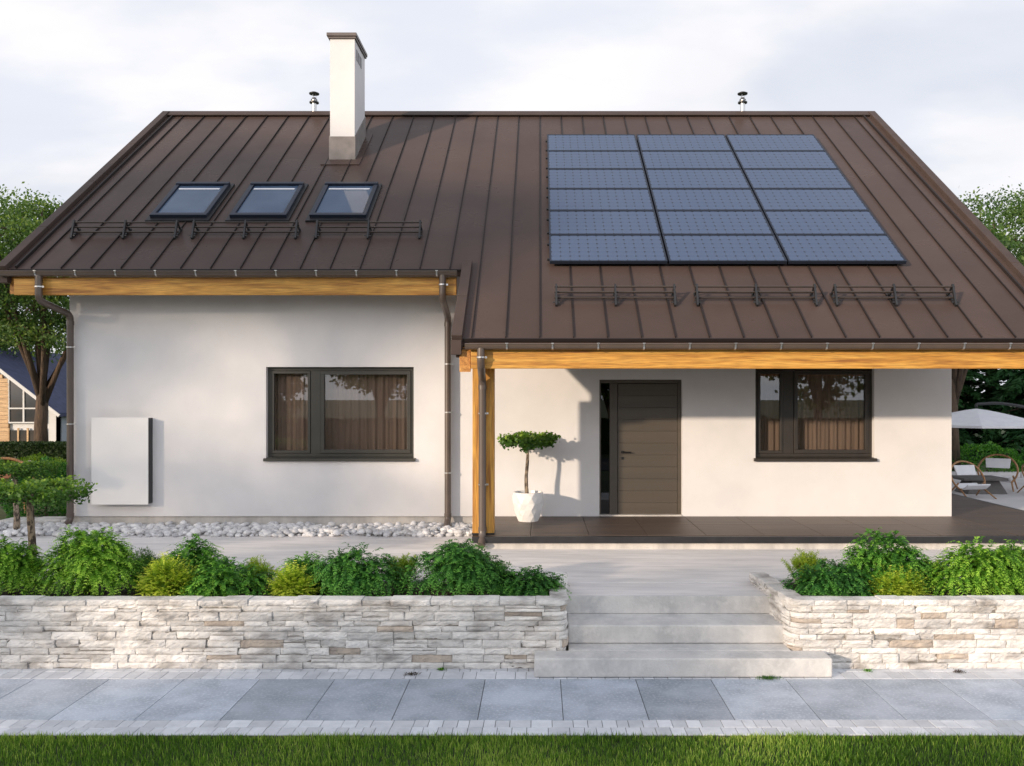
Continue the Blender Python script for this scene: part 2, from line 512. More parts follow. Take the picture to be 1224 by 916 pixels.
# ------------------------------------------------------------------ setting
mb = MB()
X = 400.0
mb.face([(-X, -X, -0.06), (X, -X, -0.06), (X, 9.3, -0.06), (-X, 9.3, -0.06)])
mb.face([(-X, 9.3, -0.06), (X, 9.3, -0.06), (X, 9.34, 0.5), (-X, 9.34, 0.5)])
mb.face([(-X, 9.34, 0.5), (X, 9.34, 0.5), (X, X, 0.5), (-X, X, 0.5)])
tag(mb.build('ground', M['ground']), kind='structure')
mb = MB()
mb.box(-60, 60, -9, -3.2, -0.2, -0.04)
tag(mb.build('road', M['asphalt']), kind='structure')

# lawn soil and its grass
mb = MB(); mb.box(-12, 12, 0.5, 6.655, -0.3, -0.035)
tag(mb.build('lawn', M['turf']), kind='structure')

def grass(x0, x1, y0, y1, n, hmin, hmax, z0):
    x = RNG.uniform(x0, x1, n); y = y0 + (y1 - y0) * RNG.random(n)
    h = RNG.uniform(hmin, hmax, n) * (0.75 + 0.45 * np.array([mnoise.noise(Vector((a * 1.7, b * 1.7, 0))) for a, b in zip(x, y)]))
    h = np.abs(h) + 0.01
    an = RNG.uniform(0, 2 * np.pi, n); w = RNG.uniform(0.0018, 0.0034, n)
    lean = RNG.uniform(0, 0.55, n) * h; la = RNG.uniform(0, 2 * np.pi, n)
    dx, dy = np.cos(an) * w, np.sin(an) * w
    lx, ly = np.cos(la) * lean, np.sin(la) * lean
    z = np.full(n, z0)
    v = np.stack([np.stack([x - dx, y - dy, z], 1), np.stack([x + dx, y + dy, z], 1),
                  np.stack([x + dx * .8 + lx * .4, y + dy * .8 + ly * .4, z + h * .6], 1),
                  np.stack([x - dx * .8 + lx * .4, y - dy * .8 + ly * .4, z + h * .6], 1),
                  np.stack([x + lx, y + ly, z + h], 1)], 1).reshape(-1, 3)
    b = np.arange(n) * 5
    q = np.stack([b, b + 1, b + 2, b + 3], 1).tolist()
    t = np.stack([b + 3, b + 2, b + 4], 1).tolist()
    pn = np.array([mnoise.noise(Vector((a * 0.9 + 5, b_ * 0.9, 3))) for a, b_ in zip(x, y)])
    tt = np.clip(RNG.normal(0.45, 0.26, n) + 0.45 * pn, 0, 1)
    return v, q + t, np.concatenate([tt, np.clip(tt + 0.08, 0, 1)])
v, f, t = grass(-6.5, 6.5, 5.2, 6.668, 105000, 0.026, 0.075, -0.036)
v2, f2, t2 = grass(-6.5, 6.5, 6.60, 6.668, 3600, 0.035, 0.078, -0.036)
f = f + [tuple(i + len(v) for i in q) for q in f2]; v = np.concatenate([v, v2]); t = np.concatenate([t, np.clip(t2 + .1, 0, 1)])
tag(mesh_obj('grass', v, f, M['lf_grass'], None, t), 'short green lawn grass along the front edge of the paved path', 'grass', kind='stuff')

# paved path: slabs and block borders
mb = MB()
for k in range(-16, 15):
    x0 = 0.19 + 0.687 * k
    tt = random.random()
    g = 0.003
    mb.box(x0 + g, x0 + 0.687 - g, 6.975, 7.975, -0.05, 0.0 + random.uniform(-0.0012, 0.0012), tt)
tag(mb.build('path', M['slab'], bevel=0.0035), kind='structure')
mb = MB()
mb.box(-10.9, 10.5, 6.665, 8.4, -0.09, -0.008)
tag(mb.build('path_bed', M['joint']), kind='structure')
mb = MB()
def blocks(y0, y1, rows, w, x0, x1):
    d = (y1 - y0) / rows
    for r in range(rows):
        x = x0 + random.uniform(0, w)
        while x < x1:
            ww = w * random.choice((1, 1, 1, 1.45, 0.8))
            mb.box(x + 0.0022, x + ww - 0.0022, y0 + r * d + 0.0022, y0 + (r + 1) * d - 0.0022, -0.04,
                   random.uniform(-0.002, 0.0018), random.random())
            x += ww
blocks(6.668, 6.968, 2, 0.115, -10.8, 10.3)
blocks(7.982, 8.40, 2, 0.125, -10.8, 10.3)
tag(mb.build('path_border', M['block'], bevel=0.003), kind='structure')

# terrace (board textured concrete) and the patio at the side of the house
mb = MB()
mb.box(-7.35, 14.0, 9.56, WALL - 0.03, 0.2, TER)
mb.box(-14.0, -7.352, 9.56, 13.68, 0.2, TER - 0.001)
mb.box(0.262, 2.36, 8.94, 9.558, -0.05, TER - 0.001)
tag(mb.build('terrace', M['concrete'], bevel=0.008), kind='structure')
mb = MB()
mb.box(7.92, 30.0, 13.48, 21.6, 0.3, TER + 0.006)
tag(mb.build('patio', M['patio']), kind='structure')

# ------------------------------------------------------------------ steps
st = empty('garden_steps', (1.32, 8.0, 0), 'broad pale concrete steps between the two stone planters', 'steps')
mb = MB(); mb.box(-0.05, 2.69, 8.0, 8.256, 0.004, 0.18); mb.box(0.275, 2.385, 8.256, 8.62, 0.004, 0.18)
mb.build('step', M['step'], st, bevel=0.014)
mb = MB(); mb.box(0.275, 2.385, 8.47, 8.95, 0.182, 0.36)
mb.build('step', M['step'], st, bevel=0.014)
mb = MB(); mb.box(0.278, 2.382, 8.915, 8.938, 0.362, TER + 0.003)
mb.build('riser', M['step'], st, bevel=0.005)

# ------------------------------------------------------------------ stacked stone planters
def path_fn(segs):
    """segs: list of ('l', p0, p1) or ('a', centre, r, a0, a1); returns total length and s -> (point, outward normal)"""
    Ls = []
    for g in segs:
        if g[0] == 'l':
            Ls.append(math.dist(g[1], g[2]))
        else:
            Ls.append(abs(g[4] - g[3]) * g[2])
    tot = sum(Ls)
    def fn(s):
        s = min(max(s, 0), tot - 1e-6)
        for g, l in zip(segs, Ls):
            if s <= l:
                break
            s -= l
        u = s / l
        if g[0] == 'l':
            p = (g[1][0] + (g[2][0] - g[1][0]) * u, g[1][1] + (g[2][1] - g[1][1]) * u)
            d = ((g[2][0] - g[1][0]) / l, (g[2][1] - g[1][1]) / l)
            return p, (d[1], -d[0])
        a = g[3] + (g[4] - g[3]) * u
        return (g[1][0] + math.cos(a) * g[2], g[1][1] + math.sin(a) * g[2]), (math.cos(a), math.sin(a))
    return tot, fn

def ledge_wall(segs, z0, z1, thick, seed):
    rnd = random.Random(seed)
    tot, fn = path_fn(segs)
    mb = MB()
    hs = []
    z = z0
    while z < z1 - 0.075:
        h = rnd.uniform(0.052, 0.098)
        hs.append(h); z += h
    sc = (z1 - z0) / (sum(hs) + 0.062)
    hs = [h * sc for h in hs] + [0.062 * sc]
    z = z0
    for ri, h in enumerate(hs):
        s = -rnd.uniform(0, 0.25)
        top = ri == len(hs) - 1
        while s < tot:
            ln = rnd.uniform(0.14, 0.46)
            if top: ln = rnd.uniform(0.2, 0.48)
            a, b = max(s, 0), min(s + ln, tot)
            s += ln
            if b - a < 0.03:
                continue
            # some stones are split lengthwise into two thin ones
            parts = [(z, z + h + (rnd.uniform(-.009, .004) if top else 0))]
            if not top and h > 0.06 and rnd.random() < 0.3:
                m_ = z + h * rnd.uniform(0.38, 0.62)
                parts = [(z, m_), (m_, z + h)]
            for (za, zb) in parts:
                off = rnd.uniform(-0.014, 0.012) + (0.014 if top else 0)
                mb.cur = 1 if (rnd.random() < 0.045 and not top) else 0
                tt = min(1, max(0, rnd.gauss(0.55, 0.27)))
                nx = max(2, int((b - a) / 0.028)); nz = max(3, int((zb - za) / 0.016))
                gap = 0.0018
                skew = rnd.uniform(-0.006, 0.006)
                tilt = rnd.uniform(-0.01, 0.01)
                base = len(mb.v)
                ph = rnd.uniform(0, 50)
                for i in range(nx + 1):
                    u = i / nx
                    ss = a + gap + (b - a - 2 * gap) * u
                    for k in range(nz + 1):
                        w = k / nz
                        zz = za + gap + (zb - za - 2 * gap) * w
                        e = min(u * (b - a), (1 - u) * (b - a), w * (zb - za), (1 - w) * (zb - za))
                        ed = -0.008 * math.exp(-e / 0.0025)
                        nn = mnoise.noise(Vector((ss * 11, zz * 30, ph))) * 0.011 + mnoise.noise(Vector((ss * 38, zz * 85, ph))) * 0.009
                        d = off + ed + nn + tilt * (w - 0.5)
                        s2 = ss + skew * (w - 0.5)
                        if 0 < k < nz: zz += 0.002 * mnoise.noise(Vector((ss * 20, ph, 0)))
                        elif k == nz: zz += 0.0035 * mnoise.noise(Vector((ss * 9, z, 1)))
                        p, nm = fn(s2)
                        mb.v.append((p[0] + nm[0] * d, p[1] + nm[1] * d, zz))
                for i in range(nx):
                    for k in range(nz):
                        q = base + i * (nz + 1) + k
                        mb.f.append((q, q + nz + 1, q + nz + 2, q + 1)); mb.t.append(tt); mb.mi.append(mb.cur)
                # top, bottom and ends back to the core
                bb = len(mb.v)
                for i in range(nx + 1):
                    u = i / nx
                    p, nm = fn(a + gap + (b - a - 2 * gap) * u)
                    dep = thick + ((0.02 * mnoise.noise(Vector((u * 3, ph, 2)))) if top else 0)
                    for zz in (za + gap, zb - gap):
                        mb.v.append((p[0] - nm[0] * dep, p[1] - nm[1] * dep, zz))
                for i in range(nx):
                    f0 = base + i * (nz + 1); f1 = f0 + nz + 1
                    mb.f.append((f0 + nz, f1 + nz, bb + 2 * (i + 1) + 1, bb + 2 * i + 1)); mb.t.append(tt); mb.mi.append(mb.cur)
                    mb.f.append((f0, bb + 2 * i, bb + 2 * (i + 1), f1)); mb.t.append(tt); mb.mi.append(mb.cur)
                    mb.f.append((bb + 2 * i, bb + 2 * i + 1, bb + 2 * (i + 1) + 1, bb + 2 * (i + 1))); mb.t.append(tt); mb.mi.append(mb.cur)
                fl = base + nx * (nz + 1)
                mb.f.append((base, base + nz, bb + 1, bb)); mb.t.append(tt); mb.mi.append(mb.cur)
                mb.f.append((fl, bb + 2 * nx, bb + 2 * nx + 1, fl + nz)); mb.t.append(tt); mb.mi.append(mb.cur)
        z += h
    # recessed mortar core
    core = MB()
    ns = max(8, int(tot / 0.08))
    pr = None
    for i in range(ns + 1):
        p, nm = fn(tot * i / ns)
        cur = [(p[0] - nm[0] * 0.022, p[1] - nm[1] * 0.022), (p[0] - nm[0] * (thick - 0.012), p[1] - nm[1] * (thick - 0.012))]
        if pr:
            core.hull8([(*pr[0], z0), (*cur[0], z0), (*cur[1], z0), (*pr[1], z0),
                        (*pr[0], z1 - 0.02), (*cur[0], z1 - 0.02), (*cur[1], z1 - 0.02), (*pr[1], z1 - 0.02)])
        pr = cur
    return mb, core

WZ = 0.66
def planter(name, segs, label, soil, seed):
    e = empty(name, (soil[0][0], 8.3, 0), label, 'planter')
    mb, core = ledge_wall(segs, 0.0, WZ, 0.165, seed)
    mb.build('stone_wall', [M['stone'], M['stone_b']], e)
    core.build('mortar', M['mortar'], e)
    s = MB()
    nx, ny = 60, 8
    (x0, x1), (y0, y1) = soil[0], soil[1]
    b = len(s.v)
    for i in range(nx + 1):
        for j in range(ny + 1):
            x = x0 + (x1 - x0) * i / nx; y = y0 + (y1 - y0) * j / ny
            s.v.append((x, y, 0.565 + 0.03 * mnoise.noise(Vector((x * 3, y * 3, 0)))))
    for i in range(nx):
        for j in range(ny):
            q = i * (ny + 1) + j
            s.f.append((q, q + ny + 1, q + ny + 2, q + 1)); s.t.append(.5); s.mi.append(0)
    s.build('soil', M['soil'], e, smooth=True)
    k = MB()
    x = x0
    while x < x1 - 0.05:
        w = min(random.uniform(0.3, 0.6), x1 - x)
        k.box(x + .003, x + w - .003, y1 - 0.01, y1 + 0.13, 0.3, 0.60 + random.uniform(-.01, .01), random.random())
        x += w
    k.build('back_kerb', M['stone'], e, bevel=0.01)
    return e
planter('stone_planter', [('l', (-10.5, 8.26), (0.16, 8.26)), ('a', (0.16, 8.36), 0.10, -math.pi / 2, 0.0), ('l', (0.26, 8.36), (0.275, 9.55))],
        'long pale stacked stone planter wall left of the garden steps', ((-10.4, 0.09), (8.43, 9.42)), 3)
planter('stone_planter', [('l', (2.30, 9.55), (2.37, 8.42)), ('a', (2.52, 8.41), 0.15, math.pi, math.pi * 1.5), ('l', (2.52, 8.26), (10.5, 8.26))],
        'pale stacked stone planter wall right of the garden steps', ((2.55, 10.4), (8.43, 9.42)), 8)

# ------------------------------------------------------------------ house
H = empty('house', (0, WALL, TER), 'white rendered house with brown standing seam roof, solar panels and timber framed porch', 'house')

def holed(mb, x0, x1, z0, z1, y, holes, depth, t=0.5):
    """front face at y with rectangular holes and their reveals"""
    xs = sorted({x0, x1, *[h[0] for h in holes], *[h[1] for h in holes]})
    zs = sorted({z0, z1, *[h[2] for h in holes], *[h[3] for h in holes]})
    for i in range(len(xs) - 1):
        for k in range(len(zs) - 1):
            cx, cz = (xs[i] + xs[i + 1]) / 2, (zs[k] + zs[k + 1]) / 2
            if any(h[0] < cx < h[1] and h[2] < cz < h[3] for h in holes):
                continue
            mb.face([(xs[i], y, zs[k]), (xs[i + 1], y, zs[k]), (xs[i + 1], y, zs[k + 1]), (xs[i], y, zs[k + 1])])
            mb.face([(xs[i], y + depth, zs[k]), (xs[i], y + depth, zs[k + 1]), (xs[i + 1], y + depth, zs[k + 1]), (xs[i + 1], y + depth, zs[k])])
    for (a, b, c, d) in holes:
        mb.face([(a, y, c), (a, y, d), (a, y + depth, d), (a, y + depth, c)])
        mb.face([(b, y, c), (b, y + depth, c), (b, y + depth, d), (b, y, d)])
        mb.face([(a, y, d), (b, y, d), (b, y + depth, d), (a, y + depth, d)])
        mb.face([(a, y, c), (a, y + depth, c), (b, y + depth, c), (b, y, c)])
    for x in (x0, x1):
        mb.face([(x, y, z0), (x, y, z1), (x, y + depth, z1), (x, y + depth, z0)])
WX0, WX1 = -7.28, 6.38
win_l = (PX(318, WALL), PX(494.5, WALL), 1.60, 3.03)
win_r = (PX(903, WALL), PX(1045, WALL), 1.60, 3.03)
door_h = (PX(716.5, WALL), PX(815.5, WALL), DECK + 0.004, 2.835)
mb = MB()
holed(mb, WX0, WX1, DECK, 4.76, WALL, [win_l, win_r, door_h], 0.30)
# gables, back wall, inner room surfaces
for (xa, xb) in ((WX0, WX0 + 0.28), (WX1 - 0.28, WX1)):
    prof = [(WALL + 0.302, DECK), (23.4, DECK), (23.4, 4.75), (RIDGE, zr(RIDGE) - 0.19), (WALL + 0.302, zr(WALL + 0.302) - 0.19)]
    mb.prism_x(prof, xa, xb)
mb.box(WX0 + 0.282, WX1 - 0.282, 23.1, 23.4, DECK, 4.75)
mb.build('wall', M['plaster'], H)
mb = MB()
mb.box(WX0 + 0.3, WX1 - 0.3, 17.0, 17.1, DECK, 4.7)
mb.box(WX0 + 0.3, WX1 - 0.3, WALL + 0.31, 16.99, DECK - 0.1, DECK + 0.01)
mb.box(WX0 + 0.3, WX1 - 0.3, WALL + 0.31, 16.99, 3.3, 3.4)
mb.build('interior', M['interior'], H)
mb = MB()
mb.box(WX0 + 0.03, -0.93, WALL + 0.03, 23.37, 0.3, DECK - 0.002)
mb.build('plinth', M['plinth'], H)

# porch floor: dark edge, tiles, recessed base
mb = MB(); mb.box(-0.84, 7.84, 11.63, WALL + 0.4, 0.3, 0.655); mb.box(WX1 + 0.02, 7.84, WALL + 0.4, 24.0, 0.3, 0.655)
mb.build('porch_base', M['plinth'], H)
mb = MB()
mb.box(-0.90, 7.90, 11.58, 11.66, 0.628, DECK - 0.004)
mb.box(-0.90, -0.82, 11.662, 13.49, 0.628, DECK - 0.004)
mb.box(7.83, 7.90, 11.662, 24.0, 0.628, DECK - 0.004)
mb.build('porch_edge', M['dark'], H, bevel=0.004)
mb = MB()
def tiles(x0, x1, y0, y1, w, d):
    x = x0 + ((-0.12 - x0) % w) - w
    while x < x1:
        y = y0
        while y < y1:
            a, b = max(x, x0), min(x + w, x1)
            if b - a > 0.02:
                mb.box(a + 0.003, b - 0.003, y + 0.003, min(y + d, y1) - 0.003, 0.657, DECK, random.random())
            y += d
        x += w
tiles(-0.815, 6.40, 11.664, WALL - 0.002, 0.785, 0.97)
tiles(6.41, 7.826, 11.664, 24.0, 0.785, 0.97)
mb.build('porch_floor', M['deck'], H, bevel=0.003)

# --- roof
EL, ER = 12.84, 11.30
VX = -1.07
RX0, RX1 = -7.92, 7.04
mb = MB()
mb.cur = 0
top = [(RX0, EL), (VX, EL), (VX, ER), (RX1, ER), (RX1, RIDGE), (RX0, RIDGE)]
xs = sorted({RX0, RX1, VX, *[k * 0.441 for k in range(-18, 17) if RX0 < k * 0.441 < RX1]})
for xa, xb in zip(xs[:-1], xs[1:]):
    ya = EL if (xa + xb) / 2 < VX else ER
    cols = 3
    tt = random.random()
    y_ = ya
    mb.face([sp(xa, ya, 0), sp(xb, ya, 0), sp(xb, RIDGE, 0), sp(xa, RIDGE, 0)], tt)
mb.face([sp(x, y, -0.12) for x, y in reversed(top)])
for i in range(len(top) - 1):
    if i == 3 or i == 4: continue
    a, b = top[i], top[i + 1]
    mb.face([sp(*a, -0.12), sp(*b, -0.12), sp(*b, 0), sp(*a, 0)])
mb.face([sp(RX0, EL, -0.12), sp(RX0, EL, 0), sp(RX0, RIDGE, 0), sp(RX0, RIDGE, -0.12)])
mb.face([sp(RX1, ER, -0.12), sp(RX1, RIDGE, -0.12), sp(RX1, RIDGE, 0), sp(RX1, ER, 0)])
# rear slope
def bp(x, y, n):
    q = sp(x, 2 * RIDGE - y, n); return (q[0], 2 * RIDGE - q[1], q[2])
mb.hull8([bp(RX0, RIDGE, -.12), bp(RX1, RIDGE, -.12), bp(RX1, 24.1, -.12), bp(RX0, 24.1, -.12),
          bp(RX0, RIDGE, 0), bp(RX1, RIDGE, 0), bp(RX1, 24.1, 0), bp(RX0, 24.1, 0)])
# folded seams, eave lip and joints
mb.cur = 1
n = math.ceil((RX0 + 0.2) / 0.441)
while n * 0.441 < RX1 - 0.15:
    x = n * 0.441
    y0 = EL if x < VX else ER
    if abs(x - VX) > 0.09:
        sbox(mb, x - 0.0042, x + 0.0042, y0 + 0.015, RIDGE - 0.06, 0.0, 0.026)
    n += 1
sbox(mb, RX0 + 0.14, VX - 0.08, EL - 0.012, EL + 0.004, -0.035, 0.006)
sbox(mb, VX + 0.08, RX1 - 0.14, ER - 0.012, ER + 0.004, -0.035, 0.006)
roof = mb.build('roof', [M['roof'], M['seam']], H)

# ridge cap and verge trims
mb = MB()
mb.hull8([sp(RX0 - .02, RIDGE - 0.14, 0.036), sp(RX1 + .02, RIDGE - 0.14, 0.036), (RX1 + .02, RIDGE, zr(RIDGE) + 0.035), (RX0 - .02, RIDGE, zr(RIDGE) + 0.035),
          sp(RX0 - .02, RIDGE - 0.14, 0.052), sp(RX1 + .02, RIDGE - 0.14, 0.052), (RX1 + .02, RIDGE, zr(RIDGE) + 0.072), (RX0 - .02, RIDGE, zr(RIDGE) + 0.072)])
mb.hull8([bp(RX0 - .02, RIDGE + 0.14, 0.036), bp(RX1 + .02, RIDGE + 0.14, 0.036), (RX1 + .02, RIDGE + .001, zr(RIDGE) + 0.035), (RX0 - .02, RIDGE + .001, zr(RIDGE) + 0.035),
          bp(RX0 - .02, RIDGE + 0.14, 0.052), bp(RX1 + .02, RIDGE + 0.14, 0.052), (RX1 + .02, RIDGE + .001, zr(RIDGE) + 0.072), (RX0 - .02, RIDGE + .001, zr(RIDGE) + 0.072)])
mb.build('ridge_cap', M['trim'], roof)
def verge(x0, x1, y0, y1, joints):
    mb = MB()
    ys = [y0] + joints + [y1]
    for a, b in zip(ys[:-1], ys[1:]):
        sbox(mb, x0, x1, a + 0.003, b - 0.001, -0.20, 0.075)
    mb.build('verge_trim', M['trim'], roof, bevel=0.006)
verge(RX0 - 0.05, RX0 + 0.09, EL - 0.03, RIDGE, [13.9, 15.4, 16.9])
verge(RX1 - 0.09, RX1 + 0.05, ER - 0.03, RIDGE, [12.9, 14.5, 16.1, 17.3])
verge(VX - 0.07, VX + 0.07, ER - 0.03, EL + 0.14, [12.1])
mb = MB()   # second upstand just inside the verges
sbox(mb, RX0 + 0.19, RX0 + 0.215, EL + 0.02, RIDGE - 0.1, 0, 0.045)
mb.build('verge_upstand', M['seam'], roof)
mb = MB()
sbox(mb, RX1 - 0.24, RX1 - 0.215, ER + 0.02, RIDGE - 0.1, 0, 0.045)
mb.build('verge_upstand', M['seam'], roof)
# closing boards at the eave corners
mb = MB()
mb.box(VX - 0.075, VX + 0.06, 11.24, 11.34, zr(ER) - 0.21, zr(ER) - 0.02)
mb.box(VX - 0.02, VX + 0.15, 11.345, 11.5, zr(ER) - 0.24, zr(ER) - 0.12)
mb.build('eave_end', M['trim'], roof, bevel=0.004)
mb = MB()
mb.box(RX0 - 0.03, RX0 + 0.10, 12.80, 12.90, zr(EL) - 0.20, zr(EL) - 0.02)
mb.build('eave_end', M['trim'], roof, bevel=0.004)

# --- timber
mb = MB(); mb.box(-7.74, -1.225, 12.83, 12.885, 4.068, 4.33); mb.build('fascia_board', M['wood_x'], H, bevel=0.006)
mb = MB(); mb.box(-0.89, 6.98, 11.285, 11.34, 2.938, 3.185); mb.build('fascia_board', M['wood_x'], H, bevel=0.006)
def rafter(x0, x1, y0, y1, n0=-0.40, n1=-0.16, pts=None):
    mb = MB()
    mb.hull8([(x0, y0, zr(y0) + n0), (x1, y0, zr(y0) + n0), (x1, y1, zr(y1) + n0), (x0, y1, zr(y1) + n0),
              (x0, y0, zr(y0) + n1), (x1, y0, zr(y0) + n1), (x1, y1, zr(y1) + n1), (x0, y1, zr(y1) + n1)])
    mb.build('rafter', M['wood_y'], H, bevel=0.005)
rafter(-1.04, -0.895, 11.31, 13.45, -0.44, -0.17)
rafter(-7.86, -7.745, 12.93, 18.3, -0.42, -0.17)
rafter(-7.74, -7.60, 13.10, 13.45, -0.50, -0.20)
rafter(6.86, 6.99, 11.9, 18.3, -0.42, -0.17)
mb = MB(); mb.box(-0.88, 6.96, 11.66, 11.86, 2.975, 3.22); mb.build('porch_beam', M['wood_x'], H, bevel=0.006)
PB = 11.74
mb = MB(); mb.box(-0.905, -0.615, PB, PB + 0.27, DECK + 0.012, 2.974); post = mb.build('porch_post', M['wood_z'], H, bevel=0.008)
mb = MB(); mb.box(-0.915, -0.605, PB - 0.01, PB + 0.28, DECK, DECK + 0.02); mb.build('post_foot', M['dark'], post)
mb = MB(); mb.box(6.74, 7.02, PB, PB + 0.27, DECK + 0.012, 2.974); post2 = mb.build('porch_post', M['wood_z'], H, bevel=0.008)

# --- gutters, downpipes
def gutter(x0, x1, yc, zc, r, spacing, first, n):
    prof = []
    for k in range(13):
        a = math.pi + math.pi * k / 12
        prof.append((yc + r * math.cos(a), zc + r * math.sin(a)))
    for k in range(13):
        a = 2 * math.pi - math.pi * k / 12
        prof.append((yc + (r - .006) * math.cos(a), zc + (r - .006) * math.sin(a)))
    mb = MB(); mb.prism_x(prof, x0, x1)
    mb.tube([(x0, yc - r, zc + 0.004), (x1, yc - r, zc + 0.004)], 0.009, 8)
    for x in (x0, x1):
        mb.prism_x([(yc + r * math.cos(math.pi + math.pi * k / 12), zc + r * math.sin(math.pi + math.pi * k / 12)) for k in range(13)], x - .004, x + .004)
    g = mb.build('gutter', M['gutter'], H, autosmooth=True)
    for k in range(n):
        x = first + k * spacing
        b = MB()
        pts = []
        for q in range(7):
            a = math.pi + (math.pi * 0.42) * q / 6
            pts.append((yc + (r + .006) * math.cos(a), zc + (r + .006) * math.sin(a)))
        for (p, q) in zip(pts[:-1], pts[1:]):
            b.bar((x, *p), (x + 0.0, *q), 0.004, 0.022, up=(1, 0, 0))
        b.box(x - 0.018, x + 0.018, yc - r - 0.016, yc - r + 0.05, zc + 0.008, zc + 0.016)
        b.build('gutter_bracket', M['steel'], g)
    return g
gutter(RX0 + 0.02, -1.205, 12.755, 4.395, 0.066, 0.585, -7.35, 11)
gutter(-0.955, 7.08, 11.205, 3.245, 0.066, 0.585, -0.42, 13)

def smooth_path(pts, rad, n=5):
    """round the corners of a polyline"""
    P = [Vector(p) for p in pts]
    out = [P[0]]
    for i in range(1, len(P) - 1):
        a = (P[i - 1] - P[i]); b = (P[i + 1] - P[i])
        r = min(rad, a.length * 0.45, b.length * 0.45)
        p0 = P[i] + a.normalized() * r; p1 = P[i] + b.normalized() * r
        for k in range(n + 1):
            u = k / n
            out.append(p0.lerp(P[i], u).lerp(P[i].lerp(p1, u), u))
    out.append(P[-1])
    return out
def downpipe(pts, clips, collars):
    mb = MB()
    mb.tube(smooth_path(pts, 0.09), 0.05, 16)
    for (x, y, z) in collars:
        mb.tube([(x, y, z - 0.03), (x, y, z + 0.03)], 0.056, 16)
    d = mb.build('downpipe', M['gutter'], H, autosmooth=True)
    for (x, y, z) in clips:
        c = MB()
        c.tube([(x, y, z - 0.009), (x, y, z + 0.009)], 0.058, 16)
        c.box(x + 0.05, x + 0.08, y - 0.012, y + 0.012, z - 0.012, z + 0.012)
        c.build('pipe_clip', M['steel'], d)
downpipe([(-7.33, 12.755, 4.36), (-7.33, 12.755, 3.98), (-7.21, 13.39, 3.83), (-7.21, 13.39, 0.66), (-7.24, 13.24, 0.575)],
         [(-7.33, 12.755, 4.18), (-7.21, 13.39, 3.33), (-7.21, 13.39, 2.15)], [(-7.21, 13.39, 3.7), (-7.21, 13.39, 0.75)])
downpipe([(-1.42, 12.755, 4.36), (-1.42, 12.755, 4.0), (-1.41, 13.39, 3.80), (-1.41, 13.39, 0.66), (-1.42, 13.22, 0.575)],
         [(-1.42, 12.755, 4.21), (-1.41, 13.39, 3.07), (-1.41, 13.39, 2.33), (-1.41, 13.39, 1.4)], [(-1.41, 13.39, 3.68), (-1.41, 13.39, 0.75)])
downpipe([(-0.755, 11.205, 3.22), (-0.755, 11.205, 2.98), (-0.765, 11.655, 2.80), (-0.765, 11.655, 0.72), (-0.77, 11.52, 0.60)],
         [(-0.755, 11.205, 3.08), (-0.765, 11.665, 2.35), (-0.765, 11.665, 1.4)], [(-0.765, 11.66, 2.7), (-0.765, 11.66, 0.80)])

# --- chimney
CY0, CY1, CX0, CX1 = 16.35, 17.30, -3.93, -3.47
mb = MB()
mb.box(CX0, CX1, CY0, CY1, zr(CY0) - 0.1, 9.27)
chim = mb.build('chimney', M['plaster'], H)
mb = MB()
e = 0.016
def zb(y): return zr(y) + 0.44
mb.hull8([(CX0 - e, CY0 - e, zr(CY0) - .02), (CX1 + e, CY0 - e, zr(CY0) - .02), (CX1 + e, CY1 + e, zr(CY1) - .02), (CX0 - e, CY1 + e, zr(CY1) - .02),
          (CX0 - e, CY0 - e, zb(CY0)), (CX1 + e, CY0 - e, zb(CY0)), (CX1 + e, CY1 + e, zb(CY1)), (CX0 - e, CY1 + e, zb(CY1))])
mb.build('chimney_base', M['chim_base'], chim)
mb = MB()
sbox(mb, CX0 - 0.13, CX1 + 0.13, CY0 - 0.20, CY1 + 0.15, 0.0, 0.02)
mb.build('flashing', M['roof'], chim)
mb = MB()
mb.box(CX0 - 0.03, CX1 + 0.03, CY0 - 0.03, CY1 + 0.03, 9.272, 9.31)
mb.box(CX0 - 0.055, CX1 + 0.045, CY0 - 0.055, CY1 + 0.05, 9.312, 9.375)
mb.build('chimney_cap', M['capm'], chim, bevel=0.006)
for k in range(3):
    mb = MB(); y = CY0 + 0.16 + 0.17 * k
    mb.box(CX1 - 0.02, CX1 + 0.006, y, y + 0.12, 8.94, 9.14)
    mb.build('vent_slot', M['black'], chim)

# --- flue vents behind the ridge
for x in (-4.82, 4.34):
    y = RIDGE + 0.16
    z0 = zr(RIDGE) - 0.14
    mb = MB(); mb.tube([(x, y, z0), (x, y, z0 + 0.50)], 0.052, 16)
    mb.tube([(x, y, z0 + 0.50), (x, y, z0 + 0.545)], [0.07, 0.045], 16)
    for k in range(3):
        a = k * 2.09
        mb.tube([(x + .04 * math.cos(a), y + .04 * math.sin(a), z0 + .52), (x + .04 * math.cos(a), y + .04 * math.sin(a), z0 + .625)], 0.006, 6)
    v = mb.build('flue_vent', M['steel'], H, autosmooth=True)
    mb = MB(); mb.lathe((x, y, z0 + 0.43), [(0.0, 0.0), (0.10, 0.0), (0.10, 0.025), (0.055, 0.05)], 18)
    mb.build('storm_collar', M['black'], v, autosmooth=True)
    mb = MB(); mb.lathe((x, y, z0 + 0.62), [(0.0, 0.0), (0.105, 0.0), (0.11, 0.02), (0.06, 0.045), (0.0, 0.055)], 18)
    mb.build('rain_cap', M['black'], v, autosmooth=True)

